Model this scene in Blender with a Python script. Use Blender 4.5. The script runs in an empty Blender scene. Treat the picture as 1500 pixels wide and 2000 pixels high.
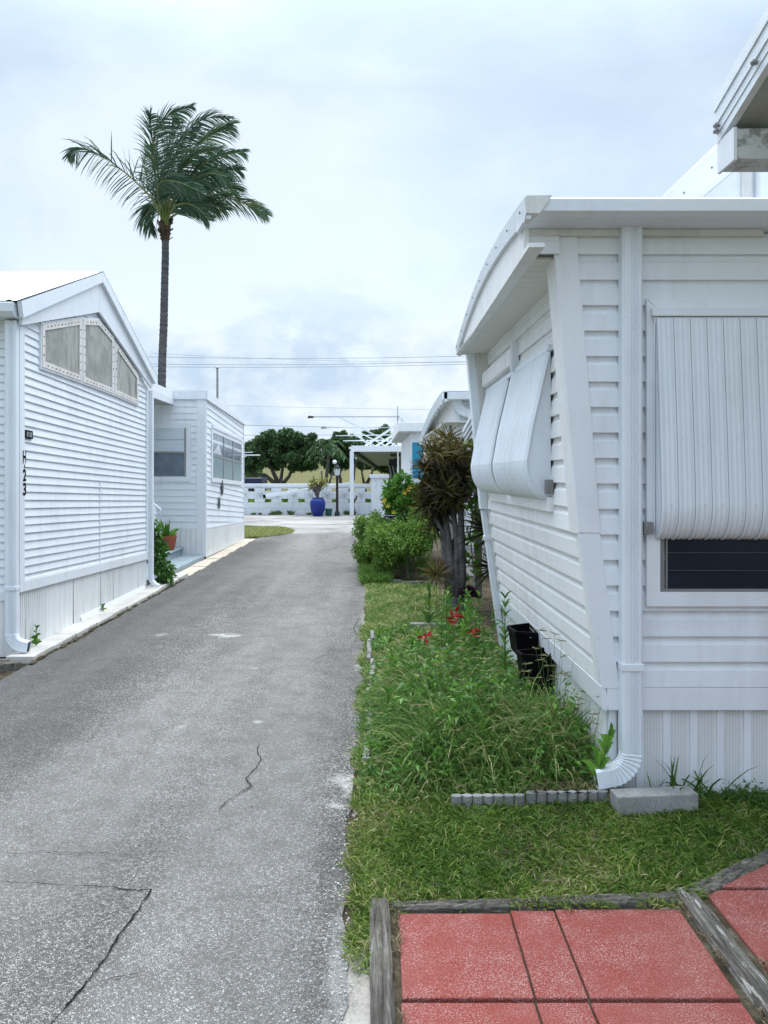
import bpy, math, random
import numpy as np
from mathutils import Vector
R = math.radians
rng = np.random.default_rng(7); random.seed(7)
S = bpy.context.scene
# ------------------------------------------------------------------ camera
cam = bpy.data.cameras.new('camera'); camo = bpy.data.objects.new('camera', cam)
S.collection.objects.link(camo); S.camera = camo
camo.location = (0, 0, 1.6); camo.rotation_euler = (R(90), 0, 0)
cam.sensor_fit = 'AUTO'; cam.sensor_width = 36; cam.lens = 27
cam.shift_x = 0.015; cam.shift_y = -0.035; cam.clip_end = 3000; cam.clip_start = 0.05
S.render.resolution_x = 768; S.render.resolution_y = 1024
S.render.engine = 'CYCLES'
S.view_settings.view_transform = 'Standard'; S.view_settings.look = 'None'
S.view_settings.gamma = 1; S.view_settings.use_curve_mapping = False
S.view_settings.exposure = 1.75
# ------------------------------------------------------------------ world
SUN_EL, SUN_AZ = 62, 8            # azimuth from +Y towards +X
W = bpy.data.worlds.new('World'); S.world = W; W.use_nodes = True
nt = W.node_tree; nt.nodes.clear()
def wn(t, **k):
    n = nt.nodes.new(t)
    for a, b in k.items(): setattr(n, a, b)
    return n
def wl(a, b): nt.links.new(a, b)
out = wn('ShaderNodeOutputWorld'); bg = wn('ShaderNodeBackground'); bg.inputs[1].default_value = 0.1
wl(bg.outputs[0], out.inputs[0])
sky = wn('ShaderNodeTexSky'); sky.sky_type = 'NISHITA'; sky.sun_disc = False
sky.sun_elevation = R(SUN_EL); sky.sun_rotation = R(SUN_AZ); sky.air_density = 1.0; sky.dust_density = 2.0
tc = wn('ShaderNodeTexCoord')
def noise(scale, det, rough, vec, dist=0.0):
    n = wn('ShaderNodeTexNoise'); n.inputs['Scale'].default_value = scale; n.inputs['Detail'].default_value = det
    n.inputs['Roughness'].default_value = rough; n.inputs['Distortion'].default_value = dist; wl(vec, n.inputs['Vector']); return n.outputs[0]
def wmap(sx, sy, sz, lx=0, ly=0, lz=0, rz=0):
    m = wn('ShaderNodeMapping'); m.inputs['Scale'].default_value = (sx, sy, sz); m.inputs['Location'].default_value = (lx, ly, lz)
    m.inputs['Rotation'].default_value = (0, rz, 0); wl(tc.outputs['Generated'], m.inputs[0]); return m.outputs[0]
def wramp(v, stops):
    r = wn('ShaderNodeValToRGB'); wl(v, r.inputs[0]); e = r.color_ramp.elements
    while len(e) < len(stops): e.new(0.5)
    for el, (p, c) in zip(e, stops): el.position = p; el.color = (*c, 1)
    return r.outputs[0]
def wmix(f, a, b):
    m = wn('ShaderNodeMix', data_type='RGBA')
    wl(f, m.inputs[0]); 
    for i, x in ((6, a), (7, b)):
        if isinstance(x, tuple): m.inputs[i].default_value = (*x, 1)
        else: wl(x, m.inputs[i])
    return m.outputs[2]
# high soft overcast layer, then brighter heaped clouds low over the horizon
K = 4.15
layer = wramp(noise(1.7, 6, 0.55, wmap(1, 1, 1.9, 3.1, 0.4, 1.3, 0.35), 0.3),
              [(0.36, (0.400*K, 0.505*K, 0.635*K)), (0.50, (0.480*K, 0.580*K, 0.700*K)), (0.64, (0.600*K, 0.685*K, 0.785*K))])
cmask = wramp(noise(0.9, 4, 0.5, wmap(1, 1, 1.6, 0.2, 1.1, 0.0)), [(0.25, (0.82,)*3), (0.55, (1,)*3)])
base = wmix(cmask, sky.outputs[0], layer)
puff = noise(3.4, 9, 0.56, wmap(1.0, 1.0, 1.7, 4.4, 2.3, 0.2), 0.35)
sep = wn('ShaderNodeSeparateXYZ'); wl(tc.outputs['Generated'], sep.inputs[0])
low = wramp(sep.outputs['Z'], [(0.0, (1,)*3), (0.14, (0.95,)*3), (0.27, (0.0,)*3)])
pm = wramp(puff, [(0.465, (0,)*3), (0.50, (1,)*3)])
mm = wn('ShaderNodeMix', data_type='RGBA', blend_type='MULTIPLY'); mm.inputs[0].default_value = 1; wl(low, mm.inputs[6]); wl(pm, mm.inputs[7])
puffcol = wramp(noise(5.5, 6, 0.6, wmap(1, 1, 1.5, 1, 2, 3)), [(0.38, (0.42*K, 0.53*K, 0.66*K)), (0.52, (0.62*K, 0.69*K, 0.76*K)), (0.62, (0.74*K, 0.78*K, 0.81*K))])
skycol = wmix(mm.outputs[2], base, puffcol)
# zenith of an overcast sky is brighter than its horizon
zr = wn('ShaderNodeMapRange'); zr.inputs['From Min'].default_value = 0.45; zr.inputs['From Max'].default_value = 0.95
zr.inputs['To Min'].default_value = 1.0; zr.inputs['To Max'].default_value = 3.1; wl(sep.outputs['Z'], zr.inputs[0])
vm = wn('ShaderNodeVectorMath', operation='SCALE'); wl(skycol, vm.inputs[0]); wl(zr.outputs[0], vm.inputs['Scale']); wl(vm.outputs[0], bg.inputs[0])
sun = bpy.data.lights.new('sun', 'SUN'); sun.energy = 1.5; sun.angle = R(70); sun.color = (1, 0.975, 0.94)
suno = bpy.data.objects.new('sun', sun); S.collection.objects.link(suno)
sd = Vector((math.cos(R(SUN_EL))*math.sin(R(SUN_AZ)), math.cos(R(SUN_EL))*math.cos(R(SUN_AZ)), math.sin(R(SUN_EL))))
suno.rotation_euler = (-sd).to_track_quat('-Z', 'Y').to_euler()
# ------------------------------------------------------------------ helpers
F = 1500.0
def P(px, py, Y): return ((px-720)*Y/F, Y, 1.6-(py-930)*Y/F)
def GY(py): return 2400.0/(py-930)
COL = S.collection
def link(o): COL.objects.link(o); return o
ORG = {}
def root_of(o):
    while o.parent: o = o.parent
    return o
def thing(name, label, cat, loc=(0, 0, 0), group=None, kind=None):
    o = bpy.data.objects.new(name, None); link(o); o.location = loc; o.empty_display_size = 0.1
    o['label'] = label; o['category'] = cat
    if group: o['group'] = group
    if kind: o['kind'] = kind
    ORG[o.name] = Vector(loc); return o
def mesh_np(name, V, Fc, mat, tint=None, smooth=False):
    """V (n,3) array, Fc list of equal-length index arrays [(m,k)...]"""
    me = bpy.data.meshes.new(name)
    V = np.asarray(V, dtype=np.float32)
    me.vertices.add(len(V)); me.vertices.foreach_set('co', V.ravel())
    tot = sum(f.size for f in Fc); nf = sum(len(f) for f in Fc)
    me.loops.add(tot); me.polygons.add(nf)
    li = np.concatenate([f.ravel() for f in Fc]).astype(np.int32)
    me.loops.foreach_set('vertex_index', li)
    ls = []; c = 0
    for f in Fc:
        k = f.shape[1]; ls.append(c+np.arange(len(f))*k); c += f.size
    me.polygons.foreach_set('loop_start', np.concatenate(ls).astype(np.int32))
    me.polygons.foreach_set('use_smooth', np.full(nf, smooth, dtype=bool))
    if tint is not None:
        a = me.attributes.new('tint', 'FLOAT', 'POINT'); a.data.foreach_set('value', np.asarray(tint, dtype=np.float32))
    me.materials.append(mat); me.update(calc_edges=True); return me
class MB:
    def __init__(s): s.V = []; s.F = []
    def quad(s, a, b, c, d): s.poly([a, b, c, d])
    def poly(s, pts):
        n = len(s.V); s.V += [tuple(p) for p in pts]; s.F.append(tuple(range(n, n+len(pts))))
    def box(s, x0, y0, z0, x1, y1, z1):
        n = len(s.V); s.V += [(x0, y0, z0), (x1, y0, z0), (x1, y1, z0), (x0, y1, z0), (x0, y0, z1), (x1, y0, z1), (x1, y1, z1), (x0, y1, z1)]
        s.F += [tuple(n+i for i in f) for f in ((0, 3, 2, 1), (4, 5, 6, 7), (0, 1, 5, 4), (1, 2, 6, 5), (2, 3, 7, 6), (3, 0, 4, 7))]; return s
    def hexa(s, lo, hi):
        n = len(s.V); k = len(lo); s.V += [tuple(p) for p in lo]+[tuple(p) for p in hi]
        s.F.append(tuple(n+k-1-i for i in range(k))); s.F.append(tuple(n+k+i for i in range(k)))
        for i in range(k):
            j = (i+1) % k; s.F.append((n+i, n+j, n+k+j, n+k+i))
        return s
    def prism(s, pts, vec):
        v = Vector(vec); lo = [Vector(p) for p in pts]; return s.hexa(lo, [p+v for p in lo])
    def bar(s, a, b, w, h=None, up=(0, 0, 1)):
        h = h or w; a = Vector(a); b = Vector(b); d = (b-a).normalized(); u = Vector(up)
        if abs(d.dot(u)) > 0.95: u = Vector((0, 1, 0))
        sx = d.cross(u).normalized()*w/2; sz = sx.cross(d).normalized()*h/2
        return s.hexa([a-sx-sz, a+sx-sz, a+sx+sz, a-sx+sz], [b-sx-sz, b+sx-sz, b+sx+sz, b-sx+sz])
    def tube(s, pts, rad, n=8, sec=None, caps=True):
        pts = [Vector(p) for p in pts]; k = len(pts); rad = rad if hasattr(rad, '__len__') else [rad]*k
        rings = []; ref = None
        for i, p in enumerate(pts):
            d = (pts[min(i+1, k-1)]-pts[max(i-1, 0)]).normalized()
            if ref is None:
                ref = Vector((1, 0, 0)) if abs(d.x) < 0.9 else Vector((0, 1, 0))
            a = (ref-d*ref.dot(d)).normalized(); b = d.cross(a); ref = a
            base = len(s.V)
            for j in range(n):
                if sec: cu, cv = sec[j]
                else: cu, cv = math.cos(2*math.pi*j/n), math.sin(2*math.pi*j/n)
                s.V.append(tuple(p+(a*cu+b*cv)*rad[i]))
            rings.append(base)
        for i in range(k-1):
            for j in range(n):
                j2 = (j+1) % n; s.F.append((rings[i]+j, rings[i]+j2, rings[i+1]+j2, rings[i+1]+j))
        if caps:
            s.F.append(tuple(rings[0]+j for j in reversed(range(n)))); s.F.append(tuple(rings[-1]+j for j in range(n)))
        return s
    def lathe(s, c, prof, n=24, caps=True):
        c = Vector(c); rings = []
        for r, z in prof:
            rings.append(len(s.V))
            for j in range(n):
                a = 2*math.pi*j/n; s.V.append((c.x+r*math.cos(a), c.y+r*math.sin(a), c.z+z))
        for i in range(len(prof)-1):
            for j in range(n):
                j2 = (j+1) % n; s.F.append((rings[i]+j, rings[i]+j2, rings[i+1]+j2, rings[i+1]+j))
        if caps: s.F.append(tuple(rings[0]+j for j in reversed(range(n)))); s.F.append(tuple(rings[-1]+j for j in range(n)))
        return s
    def build(s, name, mat, parent=None, smooth=False, bevel=0.0, **kw):
        org = Vector((0, 0, 0))
        if parent is not None: org = ORG.get(root_of(parent).name, org)
        me = bpy.data.meshes.new(name); me.from_pydata([tuple(Vector(v)-org) for v in s.V], [], s.F)
        me.materials.append(mat); me.update()
        if smooth:
            me.polygons.foreach_set('use_smooth', [True]*len(me.polygons))
            if smooth == 'auto': me.set_sharp_from_angle(angle=R(35))
        return finish(name, me, parent, bevel, **kw)
def finish(name, me, parent=None, bevel=0.0, label=None, cat=None, group=None, kind=None):
    o = bpy.data.objects.new(name, me); link(o)
    if parent is not None: o.parent = parent
    if label: o['label'] = label
    if cat: o['category'] = cat
    if group: o['group'] = group
    if kind: o['kind'] = kind
    if bevel: 
        b = o.modifiers.new('bevel', 'BEVEL'); b.width = bevel; b.segments = 2; b.limit_method = 'ANGLE'
    return o
def npobj(name, V, Fc, mat, parent=None, tint=None, smooth=False, **kw):
    V = np.asarray(V, dtype=np.float64)
    if parent is not None and root_of(parent).name in ORG: V = V-np.array(ORG[root_of(parent).name])
    return finish(name, mesh_np(name, V, Fc, mat, tint, smooth), parent, **kw)
# ---- foliage generators
def norm(a): return a/np.maximum(np.linalg.norm(a, axis=1, keepdims=True), 1e-9)
def leaf_geo(pos, d, L, Wd, fold=0.25, droop=0.2):
    """pointed leaves, 4 tris each: base, 2 mid sides, mid rib, tip"""
    n = len(pos); d = norm(d); rnd = rng.normal(size=(n, 3)); side = norm(np.cross(d, rnd)); up = np.cross(side, d)
    flip = np.where(up[:, 2:3] < 0, -1, 1); up = up*flip
    L = np.reshape(L, (-1, 1))*np.ones((n, 1)); Wd = np.reshape(Wd, (-1, 1))*np.ones((n, 1))
    mid = pos+d*L*0.45-np.array([0, 0, 1])*L*droop*0.15; tip = pos+d*L-np.array([0, 0, 1])*L*droop
    a = mid+side*Wd*0.5+up*Wd*fold*0.5; b = mid-side*Wd*0.5+up*Wd*fold*0.5
    V = np.stack([pos, a, mid, b, tip], 1).reshape(-1, 3); o = np.arange(n)[:, None]*5
    T = np.concatenate([o+[0, 1, 2], o+[0, 2, 3], o+[1, 4, 2], o+[2, 4, 3]], 0); return V, T, 5
def blade_geo(pos, d0, L, Wd, droop, seg=3):
    n = len(pos); d = norm(d0.copy()); L = np.reshape(L, (-1, 1))*np.ones((n, 1)); Wd = np.reshape(Wd, (-1, 1))*np.ones((n, 1)); droop = np.reshape(droop, (-1, 1))*np.ones((n, 1))
    a = rng.uniform(0, 2*np.pi, n); side = norm(np.cross(d, np.stack([np.cos(a), np.sin(a), 0*a+0.2], 1)))
    p = pos.copy(); rows = []; g = np.array([0, 0, -1.0])
    for i in range(seg):
        w = Wd*(1-(i/seg)**2*0.6)*0.5*(0.7 if i == 0 else 1); rows += [p-side*w, p+side*w]
        p = p+d*L/seg; d = norm(d+g*droop*(i+1)/seg)
    rows.append(p); m = 2*seg+1; V = np.stack(rows, 1).reshape(-1, 3); o = np.arange(n)[:, None]*m
    Q = np.concatenate([o+[2*i, 2*i+1, 2*i+3, 2*i+2] for i in range(seg-1)], 0) if seg > 1 else np.zeros((0, 4), int)
    T = o+[2*seg-2, 2*seg-1, 2*seg]; return V, Q, T, m
def cloud(centres, n, shell=0.55):
    """n points spread through ellipsoids (cx,cy,cz,rx,ry,rz), denser near the surface; returns pos, outward dir"""
    c = np.array(centres, float); vol = (c[:, 3]*c[:, 4]*c[:, 5])**0.8; idx = rng.choice(len(c), n, p=vol/vol.sum())
    v = norm(rng.normal(size=(n, 3))); r = rng.uniform(shell, 1.05, n)[:, None]
    return c[idx, :3]+v*r*c[idx, 3:6], v
def clumps(c, k, f, zmin=None):
    """subdivide ellipsoid c into k sub-clumps on its surface"""
    cx, cy, cz, rx, ry, rz = c; outp = []
    for i in range(k):
        v = norm(rng.normal(size=(1, 3)))[0]; r = rng.uniform(0.45, 0.95); s = rng.uniform(0.7, 1.3)*f
        p = [cx+v[0]*rx*r, cy+v[1]*ry*r, cz+v[2]*rz*r]
        if zmin is not None and p[2] < zmin: p[2] = zmin+abs(p[2]-zmin)*0.3
        outp.append((*p, rx*s, ry*s, rz*s))
    return outp
# ------------------------------------------------------------------ materials
MATS = {}
class NT:
    def __init__(s, name):
        s.m = bpy.data.materials.new(name); s.m.use_nodes = True; s.t = s.m.node_tree; s.t.nodes.clear()
        s.out = s.n('ShaderNodeOutputMaterial'); s.b = s.n('ShaderNodeBsdfPrincipled'); s.l(s.b.outputs[0], s.out.inputs[0])
        s.co = s.n('ShaderNodeTexCoord').outputs['Object']; s.geo = s.n('ShaderNodeNewGeometry').outputs['Position']
    def n(s, t, **k):
        x = s.t.nodes.new(t)
        for a, b in k.items(): setattr(x, a, b)
        return x
    def l(s, a, b): s.t.links.new(a, b)
    def v(s, sock, val):
        if isinstance(val, (int, float)): sock.default_value = val
        elif isinstance(val, tuple): sock.default_value = (*val, 1) if len(val) == 3 and len(sock.default_value) == 4 else val
        else: s.l(val, sock)
    def map(s, sc, src=None, rot=(0, 0, 0), loc=(0, 0, 0)):
        m = s.n('ShaderNodeMapping'); m.inputs['Scale'].default_value = sc; m.inputs['Rotation'].default_value = rot; m.inputs['Location'].default_value = loc
        s.l(src or s.geo, m.inputs[0]); return m.outputs[0]
    def noise(s, scale, det=3, rough=0.5, vec=None, dist=0):
        x = s.n('ShaderNodeTexNoise'); x.inputs['Scale'].default_value = scale; x.inputs['Detail'].default_value = det
        x.inputs['Roughness'].default_value = rough; x.inputs['Distortion'].default_value = dist; s.l(vec or s.geo, x.inputs['Vector']); return x.outputs[0]
    def vor(s, scale, feat='F1', vec=None, rnd=1.0):
        x = s.n('ShaderNodeTexVoronoi', feature=feat); x.inputs['Scale'].default_value = scale; x.inputs['Randomness'].default_value = rnd
        s.l(vec or s.geo, x.inputs['Vector']); return x
    def ramp(s, v, stops, interp='LINEAR'):
        r = s.n('ShaderNodeValToRGB'); s.l(v, r.inputs[0]); r.color_ramp.interpolation = interp; e = r.color_ramp.elements
        while len(e) < len(stops): e.new(0.5)
        for el, (p, c) in zip(e, stops):
            el.position = p; c = c if isinstance(c, tuple) else (c, c, c); el.color = (*c, 1)
        return r.outputs[0]
    def mix(s, f, a, b, bt='MIX'):
        m = s.n('ShaderNodeMix', data_type='RGBA', blend_type=bt); s.v(m.inputs[0], f); s.v(m.inputs[6], a); s.v(m.inputs[7], b); return m.outputs[2]
    def math(s, op, a, b=0.0, c=None):
        m = s.n('ShaderNodeMath', operation=op); s.v(m.inputs[0], a); s.v(m.inputs[1], b)
        if c is not None: s.v(m.inputs[2], c)
        return m.outputs[0]
    def xyz(s, src=None):
        x = s.n('ShaderNodeSeparateXYZ'); s.l(src or s.geo, x.inputs[0]); return x.outputs
    def bump(s, h, st=0.3, dist=0.01):
        b = s.n('ShaderNodeBump'); b.inputs['Strength'].default_value = st; b.inputs['Distance'].default_value = dist; s.l(h, b.inputs['Height'])
        s.l(b.outputs[0], s.b.inputs['Normal'])
    def done(s, col, rough=0.6, spec=0.3, metal=0.0):
        s.v(s.b.inputs['Base Color'], col); s.v(s.b.inputs['Roughness'], rough); s.b.inputs['Specular IOR Level'].default_value = spec
        s.b.inputs['Metallic'].default_value = metal; return s.m
def paint(name, col, grime=0.12, rough=0.45, grain=None, bump=0.15, gcol=(0.30, 0.29, 0.26), peel=0.0):
    t = NT(name); n1 = t.noise(1.3, 5, 0.6); st = t.noise(6, 5, 0.65, t.map((1.6, 1.6, 0.35)))
    g = t.ramp(t.math('MULTIPLY', n1, st), [(0.22, 0.0), (0.42, grime)])
    c = t.mix(g, col, gcol)
    sp = t.ramp(t.noise(60, 2, 0.5), [(0.70, 0.0), (0.76, grime*1.6)]); c = t.mix(sp, c, gcol)
    if peel: c = t.mix(t.ramp(t.noise(9, 6, 0.65, None, 0.6), [(0.5, 0.0), (0.56, peel)]), c, (0.20, 0.20, 0.19))
    h = t.noise(1.0, 3, 0.6, t.map(grain)) if grain else t.noise(40, 3, 0.6)
    wav = t.noise(2.2, 2, 0.5, t.map((1, 1, 2.5)))
    t.bump(t.math('ADD', h, t.math('MULTIPLY', wav, 2.0)), bump, 0.006)
    return t.done(c, rough, 0.35)
def leafm(name, stops, trans=0.3, rough=0.55, spec=0.25):
    t = NT(name); a = t.n('ShaderNodeAttribute', attribute_name='tint')
    nz = t.noise(3.0, 3, 0.6); v = t.math('ADD', a.outputs['Fac'], t.math('MULTIPLY', t.math('SUBTRACT', nz, 0.5), 0.5))
    c = t.ramp(v, stops); t.done(c, rough, spec)
    tr = t.n('ShaderNodeBsdfTranslucent'); t.l(t.mix(0.5, c, (0.25, 0.4, 0.05), 'MIX'), tr.inputs[0])
    tr.inputs[0].default_value = (0.1, 0.2, 0.03, 1); t.l(c, tr.inputs[0])
    m = t.n('ShaderNodeMixShader'); m.inputs[0].default_value = trans; t.l(t.b.outputs[0], m.inputs[1]); t.l(tr.outputs[0], m.inputs[2]); t.l(m.outputs[0], t.out.inputs[0])
    return t.m
M = {}
M['vinyl'] = paint('white_vinyl_sky_tint', (0.76, 0.795, 0.84), 0.22, 0.5, (6, 6, 190), 0.22)  # blue skylight cast on camera-facing siding put into the colour; nose stays neutral
M['vinyl_nose'] = paint('white_vinyl_nose', (0.79, 0.80, 0.80), 0.22, 0.5, (6, 6, 190), 0.22)
M['alu'] = paint('white_aluminium_sky_tint', (0.74, 0.785, 0.84), 0.20, 0.38, None, 0.10)  # white aluminium, tinted with the same painted-in skylight blue
M['trim'] = paint('white_trim_sky_tint', (0.76, 0.79, 0.835), 0.16, 0.42, (3, 3, 3), 0.12)  # bluish because the skylight on shaded trim is mixed into the paint colour
M['old'] = paint('old_white_trim', (0.66, 0.66, 0.64), 0.5, 0.55, None, 0.25, (0.25, 0.24, 0.22))
M['skirt'] = paint('white_skirt', (0.76, 0.77, 0.77), 0.32, 0.5, (30, 30, 2), 0.15, (0.33, 0.32, 0.27))
M['roof'] = paint('white_metal_roof', (0.80, 0.82, 0.83), 0.10, 0.4)
M['peeled'] = paint('peeling_beam_paint', (0.58, 0.60, 0.60), 0.4, 0.6, None, 0.6, (0.22, 0.22, 0.22), 0.75)
def perf():
    t = NT('perforated_vinyl'); x = t.xyz(); u = t.math('ADD', x[0], x[1])
    fr = t.math('FRACT', t.math('MULTIPLY', x[2], 1/0.0135)); row = t.math('FLOOR', t.math('MULTIPLY', u, 1/0.0075))
    fr2 = t.math('FRACT', t.math('ADD', fr, t.math('MULTIPLY', row, 0.5))); fu = t.math('FRACT', t.math('MULTIPLY', u, 1/0.0075))
    a = t.math('MULTIPLY', t.math('LESS_THAN', t.math('ABSOLUTE', t.math('SUBTRACT', fr2, 0.5)), 0.27), t.math('LESS_THAN', t.math('ABSOLUTE', t.math('SUBTRACT', fu, 0.5)), 0.17))
    strip = t.math('GREATER_THAN', t.math('ABSOLUTE', t.math('SUBTRACT', t.math('FRACT', t.math('MULTIPLY', u, 1/0.135)), 0.5)), 0.13)
    c = t.mix(t.math('MULTIPLY', t.math('MULTIPLY', a, strip), 0.8), (0.76, 0.77, 0.78), (0.07, 0.08, 0.10))
    t.bump(t.noise(30, 2), 0.1, 0.004); return t.done(c, 0.5)
M['perf'] = perf()
def soff():
    t = NT('perforated_soffit'); x = t.xyz()
    a = t.math('MULTIPLY', t.math('LESS_THAN', t.math('FRACT', t.math('MULTIPLY', x[0], 1/0.012)), 0.35), t.math('LESS_THAN', t.math('FRACT', t.math('MULTIPLY', x[1], 1/0.010)), 0.4))
    c = t.mix(t.math('MULTIPLY', a, 0.5), (0.76, 0.75, 0.70), (0.2, 0.2, 0.2)); return t.done(c, 0.55)
M['soffit'] = soff()
def glass(name, c1, c2, rough=0.12, bl=3.0):
    t = NT(name); return t.done(t.mix(t.ramp(t.noise(bl, 4, 0.6), [(0.35, 0.0), (0.65, 1.0)]), c1, c2), rough, 0.6)
M['dark_glass'] = glass('dark_glass', (0.004, 0.008, 0.015), (0.008, 0.014, 0.024), 0.10); M['dark_glass'].node_tree.nodes['Principled BSDF'].inputs['Specular IOR Level'].default_value = 0.12
M['curtain_glass'] = glass('curtained_glass', (0.28, 0.34, 0.38), (0.46, 0.52, 0.56), 0.15)
M['grey_glass'] = glass('grey_glass', (0.10, 0.13, 0.17), (0.18, 0.22, 0.27), 0.15)
M['pane_white'] = glass('pale_blind_glass', (0.55, 0.62, 0.68), (0.62, 0.68, 0.74), 0.15)
M['teal_pane'] = glass('frosted_lower_glass', (0.24, 0.34, 0.38), (0.30, 0.40, 0.44), 0.2)
def plastic():
    t = NT('clear_vinyl_pane'); w = t.noise(60, 2, 0.5); n = t.noise(2.3, 4, 0.6, t.map((1, 2.5, 0.7)), 0.7)
    c = t.ramp(n, [(0.34, (0.11, 0.10, 0.09)), (0.44, (0.25, 0.24, 0.20)), (0.56, (0.38, 0.38, 0.34)), (0.66, (0.13, 0.14, 0.135))])
    c = t.mix(t.ramp(w, [(0.35, 0.18), (0.65, 0.0)]), c, (0.2, 0.2, 0.18)); t.bump(n, 0.3, 0.02); return t.done(c, 0.3, 0.5)
M['plastic'] = plastic()
M['yellowed'] = paint('yellowed_frame', (0.72, 0.69, 0.66), 0.5, 0.5, None, 0.2, (0.36, 0.31, 0.27))
def asphalt(name, dk, md, lt, stains=False):
    t = NT(name); v = t.vor(135, 'F1'); e = t.vor(135, 'DISTANCE_TO_EDGE'); sc = t.xyz(v.outputs['Color'])
    big = t.noise(0.9, 5, 0.6, t.map((1, 0.5, 1))); med = t.noise(5, 4, 0.65)
    c = t.ramp(sc[0], [(0.0, dk), (0.45, md), (0.85, lt), (1.0, tuple(min(1, q*1.5) for q in lt))])
    c = t.mix(t.ramp(e.outputs['Distance'], [(0.0, 0.9), (0.13, 0.0)]), c, tuple(q*0.35 for q in dk))
    c = t.mix(t.ramp(big, [(0.35, 0.50), (0.6, 0.0)]), c, dk)
    lane = t.noise(1.0, 3, 0.5, t.map((1.5, 0.10, 1))); c = t.mix(t.ramp(lane, [(0.42, 0.0), (0.60, 0.38)]), c, tuple(q*0.8 for q in lt))
    fine = t.noise(420, 2, 0.6); c = t.mix(t.ramp(fine, [(0.40, 0.35), (0.52, 0.0)]), c, dk)
    c = t.mix(t.ramp(med, [(0.35, 0.30), (0.55, 0.0)]), c, dk)
    if stains:
        x = t.xyz(); nz = t.noise(14, 5, 0.7)
        def blob(cx, cy, rx, ry, amt, col):
            nonlocal c
            dx = t.math('DIVIDE', t.math('SUBTRACT', x[0], cx), rx); dy = t.math('DIVIDE', t.math('SUBTRACT', x[1], cy), ry)
            d = t.math('SQRT', t.math('ADD', t.math('MULTIPLY', dx, dx), t.math('MULTIPLY', dy, dy)))
            d = t.math('ADD', d, t.math('MULTIPLY', t.math('SUBTRACT', nz, 0.5), 2.6))
            c = t.mix(t.ramp(d, [(0.25, amt*.85), (1.0, 0.0)]), c, col)
        for a in ((-1.40, 7.70, 0.14, 0.12, 0.9), (-1.52, 7.75, 0.1, 0.08, .8), (-2.1, 7.75, 0.07, 0.10, .8), (-0.72, 5.0, 0.05, 0.05, .7), (-0.13, 4.05, 0.10, 0.10, 0.9), (-0.06, 3.95, 0.09, 0.14, 0.9), (-0.16, 3.72, 0.05, 0.05, .8), (-1.2, 4.9, .04, .05, .5), (-.10, 4.4, .05, .08, .5), (-0.03, 6.5, 0.10, 0.25, .8), (0.0, 8.6, .09, .8, .8), (-.95, 6.4, .05, .05, .3)):
            blob(*a, (0.50, 0.49, 0.46))
        blob(-0.12, 3.25, 0.11, 0.35, 0.5, (0.045, 0.045, 0.045)); blob(-0.09, 2.45, 0.06, 0.5, 0.55, (0.38, 0.38, 0.37))
        # darker lane edge along the left kerb
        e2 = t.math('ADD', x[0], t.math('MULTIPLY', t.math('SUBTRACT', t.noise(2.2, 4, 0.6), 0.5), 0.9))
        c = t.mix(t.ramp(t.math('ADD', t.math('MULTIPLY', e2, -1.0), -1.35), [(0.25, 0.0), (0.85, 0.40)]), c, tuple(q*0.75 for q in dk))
        far = t.math('MULTIPLY', t.math('SUBTRACT', x[1], 19), 0.3)
    h = t.math('ADD', t.math('MINIMUM', e.outputs['Distance'], 0.15), t.math('MULTIPLY', med, 0.05))
    t.bump(h, 0.9, 0.02); return t.done(c, 0.85, 0.25)
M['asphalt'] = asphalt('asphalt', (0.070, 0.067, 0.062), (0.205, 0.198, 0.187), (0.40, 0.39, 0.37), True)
M['asphalt2'] = asphalt('old_asphalt_patch', (0.062, 0.059, 0.054), (0.195, 0.187, 0.175), (0.40, 0.385, 0.358))
def concrete(name, a, b, bsc=50):
    t = NT(name); c = t.mix(t.ramp(t.noise(2.2, 6, 0.65, None, 0.4), [(0.35, 0.0), (0.68, 1.0)]), a, b)
    c = t.mix(t.ramp(t.noise(90, 3, 0.6), [(0.35, 0.35), (0.5, 0.0)]), c, tuple(q*0.4 for q in a)); t.bump(t.noise(bsc, 4, 0.7), 0.5, 0.006); return t.done(c, 0.85, 0.2)
def apron():
    t = NT('concrete_apron'); c = t.mix(t.ramp(t.noise(0.5, 7, 0.7, None, 0.8), [(0.38, 0.0), (0.62, 1.0)]), (0.16, 0.155, 0.15), (0.33, 0.32, 0.30)); t.bump(t.noise(8, 4, 0.7), 0.3, 0.01); return t.done(c, 0.9, 0.15)
M['apron'] = apron()
M['slab'] = concrete('pale_kerb_slab', (0.44, 0.43, 0.40), (0.64, 0.61, 0.56))
M['beige'] = concrete('beige_slab', (0.50, 0.43, 0.34), (0.62, 0.55, 0.45))
M['cblock'] = concrete('grey_concrete_block', (0.17, 0.17, 0.165), (0.34, 0.34, 0.33), 110)
M['step'] = concrete('blue_grey_step', (0.25, 0.31, 0.34), (0.34, 0.40, 0.44))
M['gwall'] = paint('white_block_wall', (0.70, 0.74, 0.78), 0.45, 0.7, None, 0.5, (0.42, 0.45, 0.47))
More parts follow.
